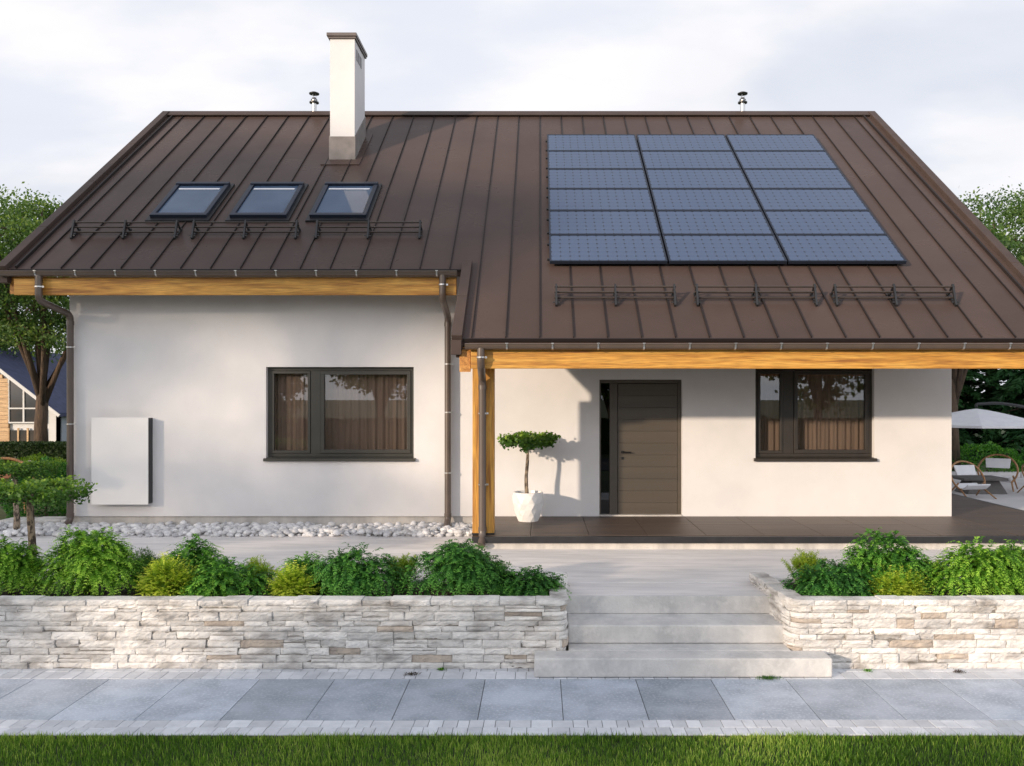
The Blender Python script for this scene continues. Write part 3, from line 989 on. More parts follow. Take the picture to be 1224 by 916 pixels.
# --- roof windows
for x0 in (-6.35, -5.05, -3.75):
    x1 = x0 + 0.925; y0, y1 = 14.23, 15.33
    mb = MB()
    w = 0.07
    sbox(mb, x0, x1, y0, y0 + w, 0.0, 0.09); sbox(mb, x0, x1, y1 - w, y1, 0.0, 0.10)
    sbox(mb, x0, x0 + w, y0 + w, y1 - w, 0.0, 0.085); sbox(mb, x1 - w, x1, y0 + w, y1 - w, 0.0, 0.085)
    k = mb.build('roof_window', M['solarframe'], H, bevel=0.006)
    mb = MB()
    sbox(mb, x0 - 0.05, x1 + 0.05, y0 - 0.08, y1 + 0.05, 0.0, 0.036)
    mb.build('flashing', M['dark'], k)
    mb = MB()
    sbox(mb, x0 + w + .004, x1 - w - .004, y0 + w + .004, y1 - w - .004, 0.037, 0.055)
    mb.build('glass', M['skyglass'], k)
    mb = MB()
    sbox(mb, x0 + w + 0.03, x1 - w - 0.05, y1 - w - 0.14, y1 - w - 0.10, 0.056, 0.066)
    mb.build('vent_flap', M['canvas'], k)

# --- snow guards
def snow_guard(x0, x1, y):
    mb = MB()
    for (n_, dy) in ((0.06, -0.02), (0.12, 0.02), (0.18, 0.055)):
        a = sp(x0 - 0.025, y + dy, n_); b = sp(x1 + 0.025, y + dy, n_)
        mb.tube([a, b], 0.014, 8)
    g = mb.build('snow_guard', M['guard'], H, autosmooth=True)
    for k in range(3):
        x = x0 + (x1 - x0) * k / 2
        b = MB()
        for s in (0.0,):
            b.bar(sp(x + s, y - 0.13, 0.02), sp(x + s, y + 0.075, 0.205), 0.026, 0.036)
            b.bar(sp(x + s, y + 0.10, 0.02), sp(x + s, y + 0.06, 0.2), 0.02, 0.026)
            b.bar(sp(x + s, y - 0.14, 0.02), sp(x + s, y + 0.13, 0.02), 0.03, 0.03)
        b.bar(sp(x - 0.05, y - 0.10, 0.045), sp(x + 0.05, y - 0.10, 0.045), 0.016, 0.016)
        b.build('guard_bracket', M['dark'], g)
for x0 in (-7.33, -5.44, -3.50):
    snow_guard(x0, x0 + 1.62, 13.78)
for x0 in (0.20, 2.14, 4.05):
    snow_guard(x0 + .03, x0 + 1.66, 12.10)

# --- solar panels: three columns of six
SX, SY0, SY1 = 0.135, 12.88, 17.25
pw = 1.76; ph = (SY1 - SY0) / 6
for c in range(3):
    for r in range(6):
        xa, xb = SX + c * pw + 0.013, SX + (c + 1) * pw - 0.013
        ya, yb = SY0 + r * ph + 0.006, SY0 + (r + 1) * ph - 0.006
        mb = MB(); w = 0.022
        sbox(mb, xa, xb, ya, ya + w, 0.06, 0.108); sbox(mb, xa, xb, yb - w, yb, 0.06, 0.108)
        sbox(mb, xa, xa + w, ya + w, yb - w, 0.06, 0.108); sbox(mb, xb - w, xb, ya + w, yb - w, 0.06, 0.108)
        pnl = mb.build('solar_panel', M['solarframe'], H)
        mb = MB()
        mb.face([sp(xa + w, ya + w, 0.103), sp(xb - w, ya + w, 0.103), sp(xb - w, yb - w, 0.103), sp(xa + w, yb - w, 0.103)])
        mb.face([sp(xa + w, ya + w, 0.07), sp(xa + w, yb - w, 0.07), sp(xb - w, yb - w, 0.07), sp(xb - w, ya + w, 0.07)])
        o = mb.build('cell_sheet', M['solar'], pnl)
        uvl = o.data.uv_layers.new(name='UVMap')
        co = [(-0.02, -0.05), (12.02, -0.05), (12.02, 6.05), (-0.02, 6.05)] * 2
        for i, q in enumerate(co):
            uvl.data[i].uv = q
mb = MB()
for r in range(6):
    for d in (0.2, 0.75):
        y = SY0 + (r + d) * ph
        sbox(mb, SX - 0.02, SX + 3 * pw + 0.02, y - 0.015, y + 0.015, 0.03, 0.058)
mb.build('mounting_rails', M['dark'], H)

# --- windows and door
def curtain(x0, x1, z0, z1, y):
    n_ = int((x1 - x0) / 0.012)
    mb = MB(); pr = None
    for i in range(n_ + 1):
        x = x0 + (x1 - x0) * i / n_
        yy = y + 0.010 * math.sin(x * 46 + 2.2 * math.sin(x * 5.1)) + 0.005 * math.sin(x * 95)
        if pr:
            mb.face([(pr[0], pr[1], z0), (x, yy, z0), (x, yy, z1), (pr[0], pr[1], z1)])
        pr = (x, yy)
    return mb
def window(h, mullion, mat, sillmat, rec=0.09):
    x0, x1, z0, z1 = h
    y = WALL + rec
    mb = MB()
    fw = 0.055
    def ring(a, b, c, d, w, ya, yb):
        mb.box(a, b, ya, yb, c, c + w); mb.box(a, b, ya, yb, d - w, d)
        mb.box(a, a + w, ya, yb, c + w, d - w); mb.box(b - w, b, ya, yb, c + w, d - w)
    ring(x0 + .002, x1 - .002, z0 + 0.03, z1 - .002, fw, y, y + 0.07)
    m0, m1 = mullion
    mb.box(m0, m1, y + 0.001, y + 0.071, z0 + 0.03 + fw, z1 - fw - .002)
    ring(x0 + fw + .004, m0 - .004, z0 + 0.034 + fw, z1 - fw - .006, 0.04, y - 0.012, y + 0.05)
    ring(m1 + .004, x1 - fw - .004, z0 + 0.034 + fw, z1 - fw - .006, 0.055, y - 0.018, y + 0.05)
    w = mb.build('window', mat, H, bevel=0.004)
    mb = MB()
    mb.box(x0 + fw + .04, m0 - .04, y + 0.02, y + 0.026, z0 + .12, z1 - fw - .045)
    mb.build('glass', M['glass'], w)
    mb = MB()
    mb.box(m1 + .05, x1 - fw - .05, y + 0.018, y + 0.024, z0 + .13, z1 - fw - .055)
    mb.build('glass', M['glass'], w)
    mb = MB()
    mb.hull8([(x0 - 0.03, WALL - 0.055, z0 - 0.028), (x1 + 0.03, WALL - 0.055, z0 - 0.028), (x1 + 0.03, WALL - 0.002, z0 - 0.028), (x0 - 0.03, WALL - 0.002, z0 - 0.028),
              (x0 - 0.03, WALL - 0.055, z0 + 0.012), (x1 + 0.03, WALL - 0.055, z0 + 0.012), (x1 + 0.03, WALL - 0.002, z0 + 0.02), (x0 - 0.03, WALL - 0.002, z0 + 0.02)])
    mb.box(x0 + .003, x1 - .003, WALL - 0.001, y - .001, z0 + .002, z0 + 0.026)
    mb.build('sill', sillmat, w, bevel=0.003)
    curtain(x0 + 0.06, x1 - 0.06, z0 + 0.02, z1 + 0.15, WALL + 0.235).build('curtain', M['curtain'], w, smooth=True)
window(win_l, (PX(371.5, 13.6), PX(383.5, 13.6)), M['frame'], M['frame'])
window(win_r, (PX(935.5, 13.6), PX(948.5, 13.6)), M['framedark'], M['framedark'])

x0, x1, z0, z1 = door_h
y = WALL + 0.09
mb = MB()
mb.box(x0 + .002, x0 + 0.03, y, y + 0.09, z0, z1 - .002); mb.box(x1 - 0.055, x1 - .002, y, y + 0.09, z0, z1 - .002)
mb.box(x0 + 0.03, x1 - 0.055, y, y + 0.09, z1 - 0.055, z1 - .002)
mx0, mx1 = x0 + 0.165, x0 + 0.285
mb.box(mx0, mx1, y - 0.012, y + 0.085, z0, z1 - 0.056)
dr = mb.build('front_door', M['door'], H, bevel=0.003)
mb = MB()
lx0, lx1 = mx1 + 0.008, x1 - 0.06
nb = 11
hh = (z1 - 0.06 - z0 - 0.01) / nb
for k in range(nb):
    mb.box(lx0, lx1, y + 0.006, y + 0.06, z0 + 0.01 + k * hh + 0.0035, z0 + 0.01 + (k + 1) * hh - 0.0035)
mb.box(lx0 + .004, lx1 - .004, y + 0.014, y + 0.055, z0 + 0.012, z1 - 0.065)
mb.build('door_leaf', M['door'], dr, bevel=0.003)
mb = MB(); mb.box(x0 + 0.031, mx0 - 0.001, y + 0.03, y + 0.036, z0 + 0.01, z1 - 0.056)
mb.build('sidelight', M['glassdark'], dr)
mb = MB()
hx = lx0 + 0.075; hz = 1.705
mb.tube([(hx, y + 0.006, hz), (hx, y - 0.045, hz), (hx + 0.13, y - 0.045, hz)], 0.010, 8)
mb.box(hx - 0.022, hx + 0.022, y - 0.004, y + 0.005, hz - 0.022, hz + 0.022)
mb.box(hx - 0.02, hx + 0.02, y - 0.004, y + 0.005, hz - 0.115, hz - 0.075)
mb.build('door_handle', M['black'], dr)
mb = MB(); mb.box(x0 + .002, x1 - .002, WALL - 0.015, y + 0.085, DECK + 0.002, DECK + 0.02)
mb.build('threshold', M['plinth'], dr)

# --- cabinet on the wall
mb = MB()
cx0, cx1 = PX(109, 13.33), PX(177, 13.33)
cz1, cz0 = PZ(499.5, 13.33), PZ(603.5, 13.33)
mb.box(cx0, cx1, 13.33, 13.345, cz0, cz1)
cab = mb.build('wall_cabinet', M['cabinet'], H, bevel=0.004)
mb = MB(); mb.box(cx0 + 0.012, cx1 - 0.004, 13.347, 13.498, cz0 + 0.012, cz1 - 0.006)
mb.build('cabinet_body', M['black'], cab)

# ------------------------------------------------------------------ pebbles
def ico():
    t = (1 + 5 ** .5) / 2
    v = [(-1, t, 0), (1, t, 0), (-1, -t, 0), (1, -t, 0), (0, -1, t), (0, 1, t), (0, -1, -t), (0, 1, -t), (t, 0, -1), (t, 0, 1), (-t, 0, -1), (-t, 0, 1)]
    f = [(0, 11, 5), (0, 5, 1), (0, 1, 7), (0, 7, 10), (0, 10, 11), (1, 5, 9), (5, 11, 4), (11, 10, 2), (10, 7, 6), (7, 1, 8), (3, 9, 4), (3, 4, 2), (3, 2, 6), (3, 6, 8), (3, 8, 9), (4, 9, 5), (2, 4, 11), (6, 2, 10), (8, 6, 7), (9, 8, 1)]
    v = [Vector(p).normalized() for p in v]
    cache = {}; nf = []
    def mid(a, b):
        k = (min(a, b), max(a, b))
        if k not in cache:
            v.append(((v[a] + v[b]) / 2).normalized()); cache[k] = len(v) - 1
        return cache[k]
    for a, b, c in f:
        x, y_, z = mid(a, b), mid(b, c), mid(c, a)
        nf += [(a, x, z), (b, y_, x), (c, z, y_), (x, y_, z)]
    return np.array([tuple(p) for p in v]), np.array(nf)
IV, IF = ico()
vs, fs, ts = [], [], []
off = 0
for i in range(1500):
    left = i > 1230
    if left: x = random.uniform(-9.4, -7.3); yy = random.uniform(12.6, 13.62)
    else: x = random.uniform(-7.3, -0.98); yy = random.uniform(12.62, 13.5)
    edge = 12.62 + 0.05 * mnoise.noise(Vector((x * 2.5, 0, 0)))
    if yy < edge: yy = edge + 0.03
    layer = random.random()
    r = random.uniform(0.028, 0.058)
    s = np.array([r * random.uniform(0.9, 1.5), r * random.uniform(0.8, 1.2), r * random.uniform(0.6, 0.85)])
    a = random.uniform(0, 6.28)
    q = IV * s * (1 + 0.12 * RNG.standard_normal((len(IV), 1)) * 0.5)
    tl = random.uniform(-.35, .35)
    q = np.stack([q[:, 0], q[:, 1] * math.cos(tl) - q[:, 2] * math.sin(tl), q[:, 1] * math.sin(tl) + q[:, 2] * math.cos(tl)], 1)
    q = np.stack([q[:, 0] * math.cos(a) - q[:, 1] * math.sin(a), q[:, 0] * math.sin(a) + q[:, 1] * math.cos(a), q[:, 2]], 1)
    q += np.array([x, yy, TER + s[2] * 0.7 + (0.035 if layer > 0.6 else 0)])
    vs.append(q); fs.append(IF + off); off += len(IV)
    ts += [random.random()] * len(IF)
tag(mesh_obj('pebbles', np.concatenate(vs), np.concatenate(fs), M['pebble'], None, ts, smooth=True),
    'white rounded river pebbles in a strip along the foot of the house', 'pebbles', kind='stuff')

# ------------------------------------------------------------------ foliage generators
def unit(v):
    return v / np.maximum(np.linalg.norm(v, axis=1, keepdims=True), 1e-9)

def quads(c, d, n, ln, wd):
    """leaf rhombs: centre c, long direction d, normal n, length ln, width wd"""
    d = unit(d); s = unit(np.cross(n, d))
    ln = ln[:, None] if hasattr(ln, 'shape') else ln
    wd = wd[:, None] if hasattr(wd, 'shape') else wd
    v = np.stack([c - d * ln * .5, c + s * wd * .5, c + d * ln * .5, c - s * wd * .5], 1).reshape(-1, 3)
    f = np.arange(len(c) * 4).reshape(-1, 4)
    return v, f

def join(parts):
    vs, fs, ts, o = [], [], [], 0
    for v, f, t in parts:
        vs.append(v); fs.append(f + o); ts.append(t); o += len(v)
    return np.concatenate(vs), np.concatenate(fs), np.concatenate(ts)

def feather_shrub(rng, w, d, h, n, leaf=0.029, L0=0.17, droop=0.75, lumps=8):
    """mound of drooping feathery sprays with bright tips"""
    # lobed dome of overlapping lumps
    lc = [(0, 0, h * 0.42, w * 0.62, h * 0.56), (-w * .45, 0, h * .3, w * .42, h * .42), (w * .45, 0, h * .3, w * .42, h * .42)]
    for k in range(lumps):
        a = rng.uniform(0, 2 * np.pi); rr = rng.uniform(0.25, 0.55)
        hh = h * rng.uniform(0.55, 1.12) * (1 - rr * 0.4)
        lc.append((np.cos(a) * rr * w, np.sin(a) * rr * d, hh * .6, w * rng.uniform(.24, .36), hh * 0.42))
    out = []
    per = n // len(lc)
    for (cx, cy, cz, r, rz) in lc:
        u = rng.uniform(-0.45, 1, per); a = rng.uniform(0, 2 * np.pi, per)
        q = np.sqrt(1 - u * u)
        nrm = np.stack([q * np.cos(a), q * np.sin(a), u], 1)
        depth = rng.uniform(0.62, 1.0, per)[:, None] ** 0.7
        p = np.array([cx, cy, cz]) + nrm * np.array([r, r * d / w, rz]) * depth
        hd = unit(nrm * np.array([1, 1, 0.5]) + rng.normal(0, .35, (per, 3)))
        L = L0 * rng.uniform(0.6, 1.25, per)[:, None]
        base_t = np.clip(0.18 + rng.normal(0, .14, per), 0, 1)
        side = unit(np.cross(hd, np.array([0, 0, 1.0])) + 1e-6)
        K = 8
        for k in range(K):
            s = (k + 0.5) / K
            c = p + hd * L * s + np.array([0, 0, 1.0]) * (L * (0.25 * s - droop * s * s))
            tan = unit(hd + np.array([0, 0, 1.0]) * (0.25 - 2 * droop * s))
            for sg in (-1, 1):
                dirn = unit(tan * 0.75 + side * sg * 0.8 + rng.normal(0, .12, (per, 3)) - np.array([0, 0, .25]))
                lf = leaf * (1.25 - 0.6 * s) * rng.uniform(.7, 1.3, per)
                cc = c + dirn * lf[:, None] * .5
                nn = unit(np.cross(side, tan) + rng.normal(0, .3, (per, 3)))
                v, f = quads(cc, dirn, nn, lf * 1.2, lf * 0.40)
                out.append((v, f, np.clip(base_t + 0.75 * s ** 1.6 + rng.normal(0, .05, per), 0, 1)))  # spray bases coloured darker for shade inside the mound; tips are bright growth
    v, f, t = join(out)
    return v, f, t

def upright_shrub(rng, w, h, nst, leaf=0.030, dens=46):
    """upright branching shoots clad in short needles"""
    out = []
    for k in range(nst):
        a = rng.uniform(0, 2 * np.pi); rr = rng.uniform(0, 1) ** .6
        tipx, tipy = np.cos(a) * rr * w, np.sin(a) * rr * w
        hh = h * rng.uniform(0.55, 1.0) * (1 - .3 * rr)
        sidel = [(0.0, 0, 0, 0, 1)]
        p0 = np.array([tipx * .25, tipy * .25, 0]); p1 = np.array([tipx, tipy, hh])
        segs = [(p0, p1)]
        for q in range(3):
            s = rng.uniform(.45, .85); b = p0 + (p1 - p0) * s
            aa = rng.uniform(0, 6.28)
            segs.append((b, b + np.array([np.cos(aa) * .07, np.sin(aa) * .07, .09]) * rng.uniform(.7, 1.3)))
        for (b, e) in segs:
            ln_ = np.linalg.norm(e - b); m = max(10, int(dens * ln_ / 0.12))
            s = rng.uniform(0.1, 1, m); c = b + (e - b) * s[:, None]
            ax = (e - b) / ln_
            d = unit(rng.normal(0, 1, (m, 3)) * .8 + ax * 0.75)
            lf = leaf * rng.uniform(.7, 1.2, m)
            c = c + d * lf[:, None] * .5
            v, f = quads(c, d, unit(rng.normal(0, 1, (m, 3))), lf, lf * .16)
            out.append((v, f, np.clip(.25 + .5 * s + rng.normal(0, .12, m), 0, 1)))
    return join(out)

def make_shrub(px, hw, topy, Y, kind, mat, label, seed, name='shrub', cat='shrub', n=1500):
    rng = np.random.default_rng(seed)
    x = PX(px, Y); z0 = 0.57
    w = hw * Y / F; h = PZ(topy, Y) - z0
    if kind == 'f':
        dd = min(w * 0.9, 0.47)
        nn = int(n * 1.05 * min(1.7, max(0.5, (w / 0.4) * (h / 0.55))))
        v, f, t = feather_shrub(rng, w * 1.12, dd * 1.1, h * 1.06, nn)
        v[:, 0] *= 1.0
    elif kind == 'y':
        v, f, t = feather_shrub(rng, w * 1.0, w * .8, h * .95, int(n * .75), leaf=0.026, L0=0.15, droop=0.1, lumps=9)
    else:
        v, f, t = upright_shrub(rng, w * 1.15, h, 46, leaf=.034)
    e = empty(name, (x, Y, z0), label, cat)
    v = v + np.array([x, Y, z0])
    # sprays that reach over the front coping rest on it and hang a little beyond its face
    yc = v[:, 1]
    lo_ = np.where(yc < 8.235, 0.60, np.where(yc < 8.44, 0.668, 0.545))
    v[:, 2] = np.maximum(v[:, 2], lo_)
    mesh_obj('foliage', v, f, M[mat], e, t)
    mb = MB()
    for k in range(5):
        a = rng.uniform(0, 6.28)
        mb.tube([(x, Y, z0 - .03), (x + math.cos(a) * w * .2, Y + math.sin(a) * w * .15, z0 + h * .3), (x + math.cos(a) * w * .45, Y + math.sin(a) * w * .3, z0 + h * .62)], [0.012, 0.008, 0.004], 6)
    mb.build('stems', M['bark'], e)
    return e

shr = [
 (12, 36, 648, 8.92, 'f', 'lf_lime', 'leafy green mound shrub at the left end of the long planter'),
 (106, 57, 636, 8.86, 'f', 'lf_lime', 'largest bright lime feathery shrub in the left planter'),
 (168, 24, 652, 9.22, 'u', 'lf_spruce', 'dark green needled shrub just right of the biggest lime shrub'),
 (228, 42, 650, 9.12, 'f', 'lf_green', 'green feathery shrub behind the yellow shrub in the left planter'),
 (203, 33, 674, 8.72, 'y', 'lf_yellow', 'yellow leaved low shrub at the front of the left planter'),
 (275, 54, 675, 8.82, 'f', 'lf_green', 'wide green spreading shrub below the first window in the left planter'),
 (306, 20, 668, 9.12, 'u', 'lf_pine', 'yellow tipped upright shrub behind the wide spreading shrub'),
 (364, 28, 666, 9.1, 'f', 'lf_green', 'small green shrub behind the narrow yellow one in mid planter'),
 (352, 22, 690, 8.70, 'y', 'lf_yellow', 'small yellow shrub left of the rounded deep green shrub'),
 (432, 48, 657, 8.86, 'f', 'lf_deep', 'rounded deep green shrub in the middle of the left planter'),
 (480, 18, 661, 9.24, 'u', 'lf_pine', 'upright needled shoots between the two big deep green shrubs'),
 (545, 60, 651, 8.88, 'f', 'lf_deep', 'broadest deep green shrub near the right end of the left planter'),
 (590, 17, 672, 9.2, 'u', 'lf_spruce', 'small upright needled shrub behind the broadest deep green shrub'),
 (632, 38, 684, 8.80, 'f', 'lf_deep', 'low dark green shrub at the corner of the left planter by the steps'),
 (966, 27, 655, 9.12, 'u', 'lf_pine', 'upright yellow green pine shrub at the left end of the right planter'),
 (992, 52, 675, 8.80, 'f', 'lf_deep', 'low deep green shrub at the left corner of the right planter'),
 (1060, 50, 640, 9.0, 'f', 'lf_green', 'tall fresh green feathery shrub in the right planter'),
 (1072, 25, 690, 8.68, 'y', 'lf_yellow', 'small yellow shrub in front of the tall green one, right planter'),
 (1108, 15, 664, 9.08, 'u', 'lf_yellow', 'thin yellow upright shrub between two big shrubs, right planter'),
 (1166, 54, 650, 8.86, 'f', 'lf_lime', 'big bright lime shrub in the right planter'),
 (1218, 26, 644, 9.1, 'f', 'lf_lime', 'lime shrub at the right edge of the picture'),
 (1285, 54, 652, 8.9, 'f', 'lf_green', 'fresh green feathery shrub at the far right end of the right planter'),
]
for i, s in enumerate(shr):
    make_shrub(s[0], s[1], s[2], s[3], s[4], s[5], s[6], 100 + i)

# --- flat topped ornamental trees
def pad_tree(name, x, y, z0, zc, r, thick, rt, label, seed, nleaf, mat, barkm, leaf=0.035, pot=None, lean=0.0, cat='tree'):
    rng = np.random.default_rng(seed)
    e = empty(name, (x, y, z0), label, cat)
    mb = MB()
    hx = lean
    pts, rads = [], []
    for k in range(9):
        u = k / 8
        pts.append((x + hx * u + 0.012 * math.sin(u * 7 + seed), y + 0.01 * math.cos(u * 5), z0 + (zc - z0) * u))
        rads.append(rt * (1.15 - 0.4 * u))
    mb.tube(pts, rads, 10, jit=0.10)
    for k in range(9):
        a = k * 0.7 + rng.uniform(0, .4); rr = r * rng.uniform(.5, .8)
        mb.tube([(x + hx, y, zc - .04), (x + hx + math.cos(a) * rr * .5, y + math.sin(a) * rr * .5, zc + .0), (x + hx + math.cos(a) * rr, y + math.sin(a) * rr, zc + thick * .15)], [rt * .5, rt * .3, rt * .12], 6)
    mb.build('trunk', barkm, e, smooth=True)
    out = []
    nc = 48
    ca = rng.uniform(0, 2 * np.pi, nc); cr = np.sqrt(rng.uniform(0, 1, nc)) * r * .92
    cc = np.stack([x + hx + np.cos(ca) * cr, y + np.sin(ca) * cr, zc + thick * (.1 + .35 * np.sin(ca * 3 + seed) * .5) + rng.normal(0, thick * .26, nc)], 1)
    m = nleaf // nc
    for c in cc:
        p = c + rng.normal(0, 1, (m, 3)) * np.array([.055, .055, thick * .2]) * (r / .5) ** .5
        d = unit(rng.normal(0, 1, (m, 3)) * np.array([1, 1, .5]))
        nn = unit(rng.normal(0, 1, (m, 3)) + np.array([-.35, -.45, .45]))
        lf = leaf * rng.uniform(.6, 1.25, m)
        v, f = quads(p, d, nn, lf, lf * .75)
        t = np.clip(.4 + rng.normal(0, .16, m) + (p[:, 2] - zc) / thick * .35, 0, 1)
        out.append((v, f, t))
    v, f, t = join(out)
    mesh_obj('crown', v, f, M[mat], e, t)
    return e
pad_tree('ornamental_tree', -5.42, 9.30, 0.57, 1.555, 0.60, 0.15, 0.042, 'flat topped ornamental tree rising from the left end of the planter', 5, 4000, 'lf_bonsai', M['barkpale'], leaf=0.042)
pad_tree('ornamental_tree', -7.72, 12.85, 0.56, 1.50, 0.56, 0.13, 0.040, 'flat topped ornamental tree in the pebbles behind the planter one', 6, 4200, 'lf_bonsai', M['barkpale'], leaf=0.045)
pad_tree('potted_tree', -0.19, 13.03, 1.09, 1.90, 0.44, 0.14, 0.026, 'slender flat topped tree growing in the white faceted pot', 9, 3000, 'lf_bonsai', M['barkpale'], leaf=0.058, lean=0.0, cat='plant')

# --- faceted pot
e = empty('plant_pot', (-0.17, 13.03, DECK), 'white faceted plant pot on the porch left of the front door', 'pot')
mb = MB()
rings = [(0.150, 0.0), (0.178, 0.085), (0.203, 0.175), (0.222, 0.27), (0.228, 0.36), (0.226, 0.43)]
sg = 14
b = 0
for i, (r, z) in enumerate(rings):
    for k in range(sg):
        a = 2 * math.pi * (k + (0.5 if i % 2 else 0)) / sg
        rr = r * ((1.045 if k % 2 else 0.965) if 0 < i < 5 else 1.0)
        mb.v.append((-0.17 + rr * math.cos(a), 13.03 + rr * math.sin(a), DECK + z))
for i in range(len(rings) - 1):
    for k in range(sg):
        k2 = (k + 1) % sg
        a0, a1 = i * sg + k, i * sg + k2; b0, b1 = (i + 1) * sg + k, (i + 1) * sg + k2
        if i % 2 == 0:
            fl = [(a0, a1, b0), (a1, b1, b0)]
        else:
            fl = [(a0, a1, b1), (a0, b1, b0)]
        for f_ in fl:
            # push each facet's middle outwards a little for the diamond relief
            c = [sum(mb.v[q][j] for q in f_) / 3 for j in range(3)]
            mb.f.append(f_); mb.t.append(.5); mb.mi.append(0)
mb.lathe((-0.17, 13.03, DECK), [(0.226, 0.43), (0.205, 0.432), (0.20, 0.37)], 14)
mb.build('pot_body', M['pot'], e)
mb = MB()
mb.lathe((-0.17, 13.03, DECK), [(0.205, 0.375), (0.1, 0.39), (0.0, 0.395)], 14)
mb.build('soil', M['soil'], e)

# --- weeds and dead leaves on the border blocks
def tuft(x, y, label, seed, n=140, r=0.06, mat='lf_green', z=0.0, name='weed'):
    rng = np.random.default_rng(seed)
    p = np.stack([x + rng.normal(0, r * .6, n), y + rng.normal(0, r * .3, n), z + .004 + rng.uniform(0, .02, n)], 1)
    d = unit(rng.normal(0, 1, (n, 3)) + np.array([0, 0, .8]))
    v, f = quads(p, d, unit(rng.normal(0, 1, (n, 3))), rng.uniform(.012, .03, n), rng.uniform(.003, .009, n))
    v[:, 2] = np.maximum(v[:, 2], z + 0.001)
    o = mesh_obj(name, v, f, M[mat], None, rng.uniform(0, 1, n))
    recentre(o, (x, y, z))
    return tag(o, label, 'weed' if name == 'weed' else 'dead leaves')
tuft(PX(528, 8.22), 8.22, 'small green weed in the blocks at the foot of the left stone planter', 1, r=0.03)
tuft(PX(918, 7.97), 7.97, 'grey green weed patch at the front of the bottom step', 2, n=260, r=0.08, mat='lf_spruce')
tuft(PX(1036, 8.2), 8.18, 'small green weed right of the bottom step', 3, n=90, r=0.03)
M['dead'] = leaf_mat('dead leaves', (0.03, 0.022, 0.016), (0.07, 0.05, 0.035), (0.12, 0.09, 0.06), trans=0.1)
tuft(PX(492, 8.08), 8.08, 'dark dead leaves on the border blocks before the left planter', 4, n=130, r=0.06, mat='dead', name='dead_leaves')
tuft(PX(1147, 8.15), 8.15, 'dark dead leaves on the blocks before the right planter', 5, n=110, r=0.05, mat='dead', name='dead_leaves')

# ------------------------------------------------------------------ trees
def broad_tree(name, x, y, z0, height, crown_r, crown_z0, trunk_r, label, seed, nleaf=16000, leaf=0.16, mat='lf_tree', nclump=90, group=None, fork=0.35, flat=0.62, bark='bark'):
    rng = np.random.default_rng(seed); rnd = random.Random(seed)
    e = empty(name, (x, y, z0), label, 'tree', group)
    mb = MB()
    zf = z0 + height * fork
    mb.tube([(x, y, z0 - .1), (x + rnd.uniform(-.05, .05), y, z0 + (zf - z0) * .5), (x + rnd.uniform(-.1, .1), y, zf)],
            [trunk_r * 1.25, trunk_r, trunk_r * .9], 12, jit=.06)
    ctr = np.array([x, y, (crown_z0 + z0 + height) / 2]); hz = (z0 + height - crown_z0) / 2
    tips = []
    nl = 9
    for k in range(nl):
        a = 2 * math.pi * k / nl + rnd.uniform(-.3, .3)
        rr = crown_r * rnd.uniform(.45, .8)
        tz = ctr[2] + hz * rnd.uniform(-.3, .75)
        st_ = zf - (zf - z0) * rnd.uniform(0, .35)
        p0 = Vector((x, y, st_)); p3 = Vector((x + math.cos(a) * rr, y + math.sin(a) * rr, tz))
        p1 = p0.lerp(p3, .35) + Vector((0, 0, (tz - st_) * .05)); p2 = p0.lerp(p3, .7) + Vector((rnd.uniform(-.2, .2), rnd.uniform(-.2, .2), (tz - st_) * .12))
        mb.tube([p0, p1, p2, p3], [trunk_r * .55, trunk_r * .38, trunk_r * .24, trunk_r * .08], 8, jit=.06)
        for q in range(3):
            s0 = p1.lerp(p3, rnd.uniform(.1, .9))
            e0 = s0 + Vector((rnd.uniform(-1, 1), rnd.uniform(-1, 1), rnd.uniform(.1, .9))) * crown_r * .35
            mb.tube([s0, s0.lerp(e0, .5) + Vector((0, 0, .06)), e0], [trunk_r * .2, trunk_r * .13, trunk_r * .04], 6)
    mb.tube([(x, y, zf), (x + .1, y, ctr[2]), (x, y, z0 + height * .9)], [trunk_r * .8, trunk_r * .45, trunk_r * .1], 8, jit=.06)
    mb.build('trunk', M[bark], e, smooth=True)
    # clumps spread over an uneven ellipsoid
    nn = unit(rng.normal(0, 1, (nclump, 3)))
    rad = rng.uniform(.35, 1.0, nclump) ** .55
    lump = 1 + .22 * np.sin(nn[:, 0] * 5 + seed) * np.cos(nn[:, 2] * 6 + seed)
    cc = ctr + nn * (rad * lump)[:, None] * np.array([crown_r, crown_r, hz]) * .9
    out = []
    per = nleaf // nclump
    for c in cc:
        sc_ = crown_r * rng.uniform(.09, .2)
        p = c + rng.normal(0, 1, (per, 3)) * np.array([sc_, sc_, sc_ * flat * .6])
        d = unit(rng.normal(0, 1, (per, 3)) - np.array([0, 0, .35]))
        n_ = unit(rng.normal(0, .8, (per, 3)) + np.array([0, 0, .8]))
        lf = leaf * rng.uniform(.6, 1.3, per)
        v, f = quads(p, d, n_, lf, lf * .55)
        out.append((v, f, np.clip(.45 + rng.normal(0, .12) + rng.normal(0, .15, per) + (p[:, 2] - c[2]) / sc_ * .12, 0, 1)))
    v, f, t = join(out)
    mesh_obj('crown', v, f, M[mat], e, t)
    return e

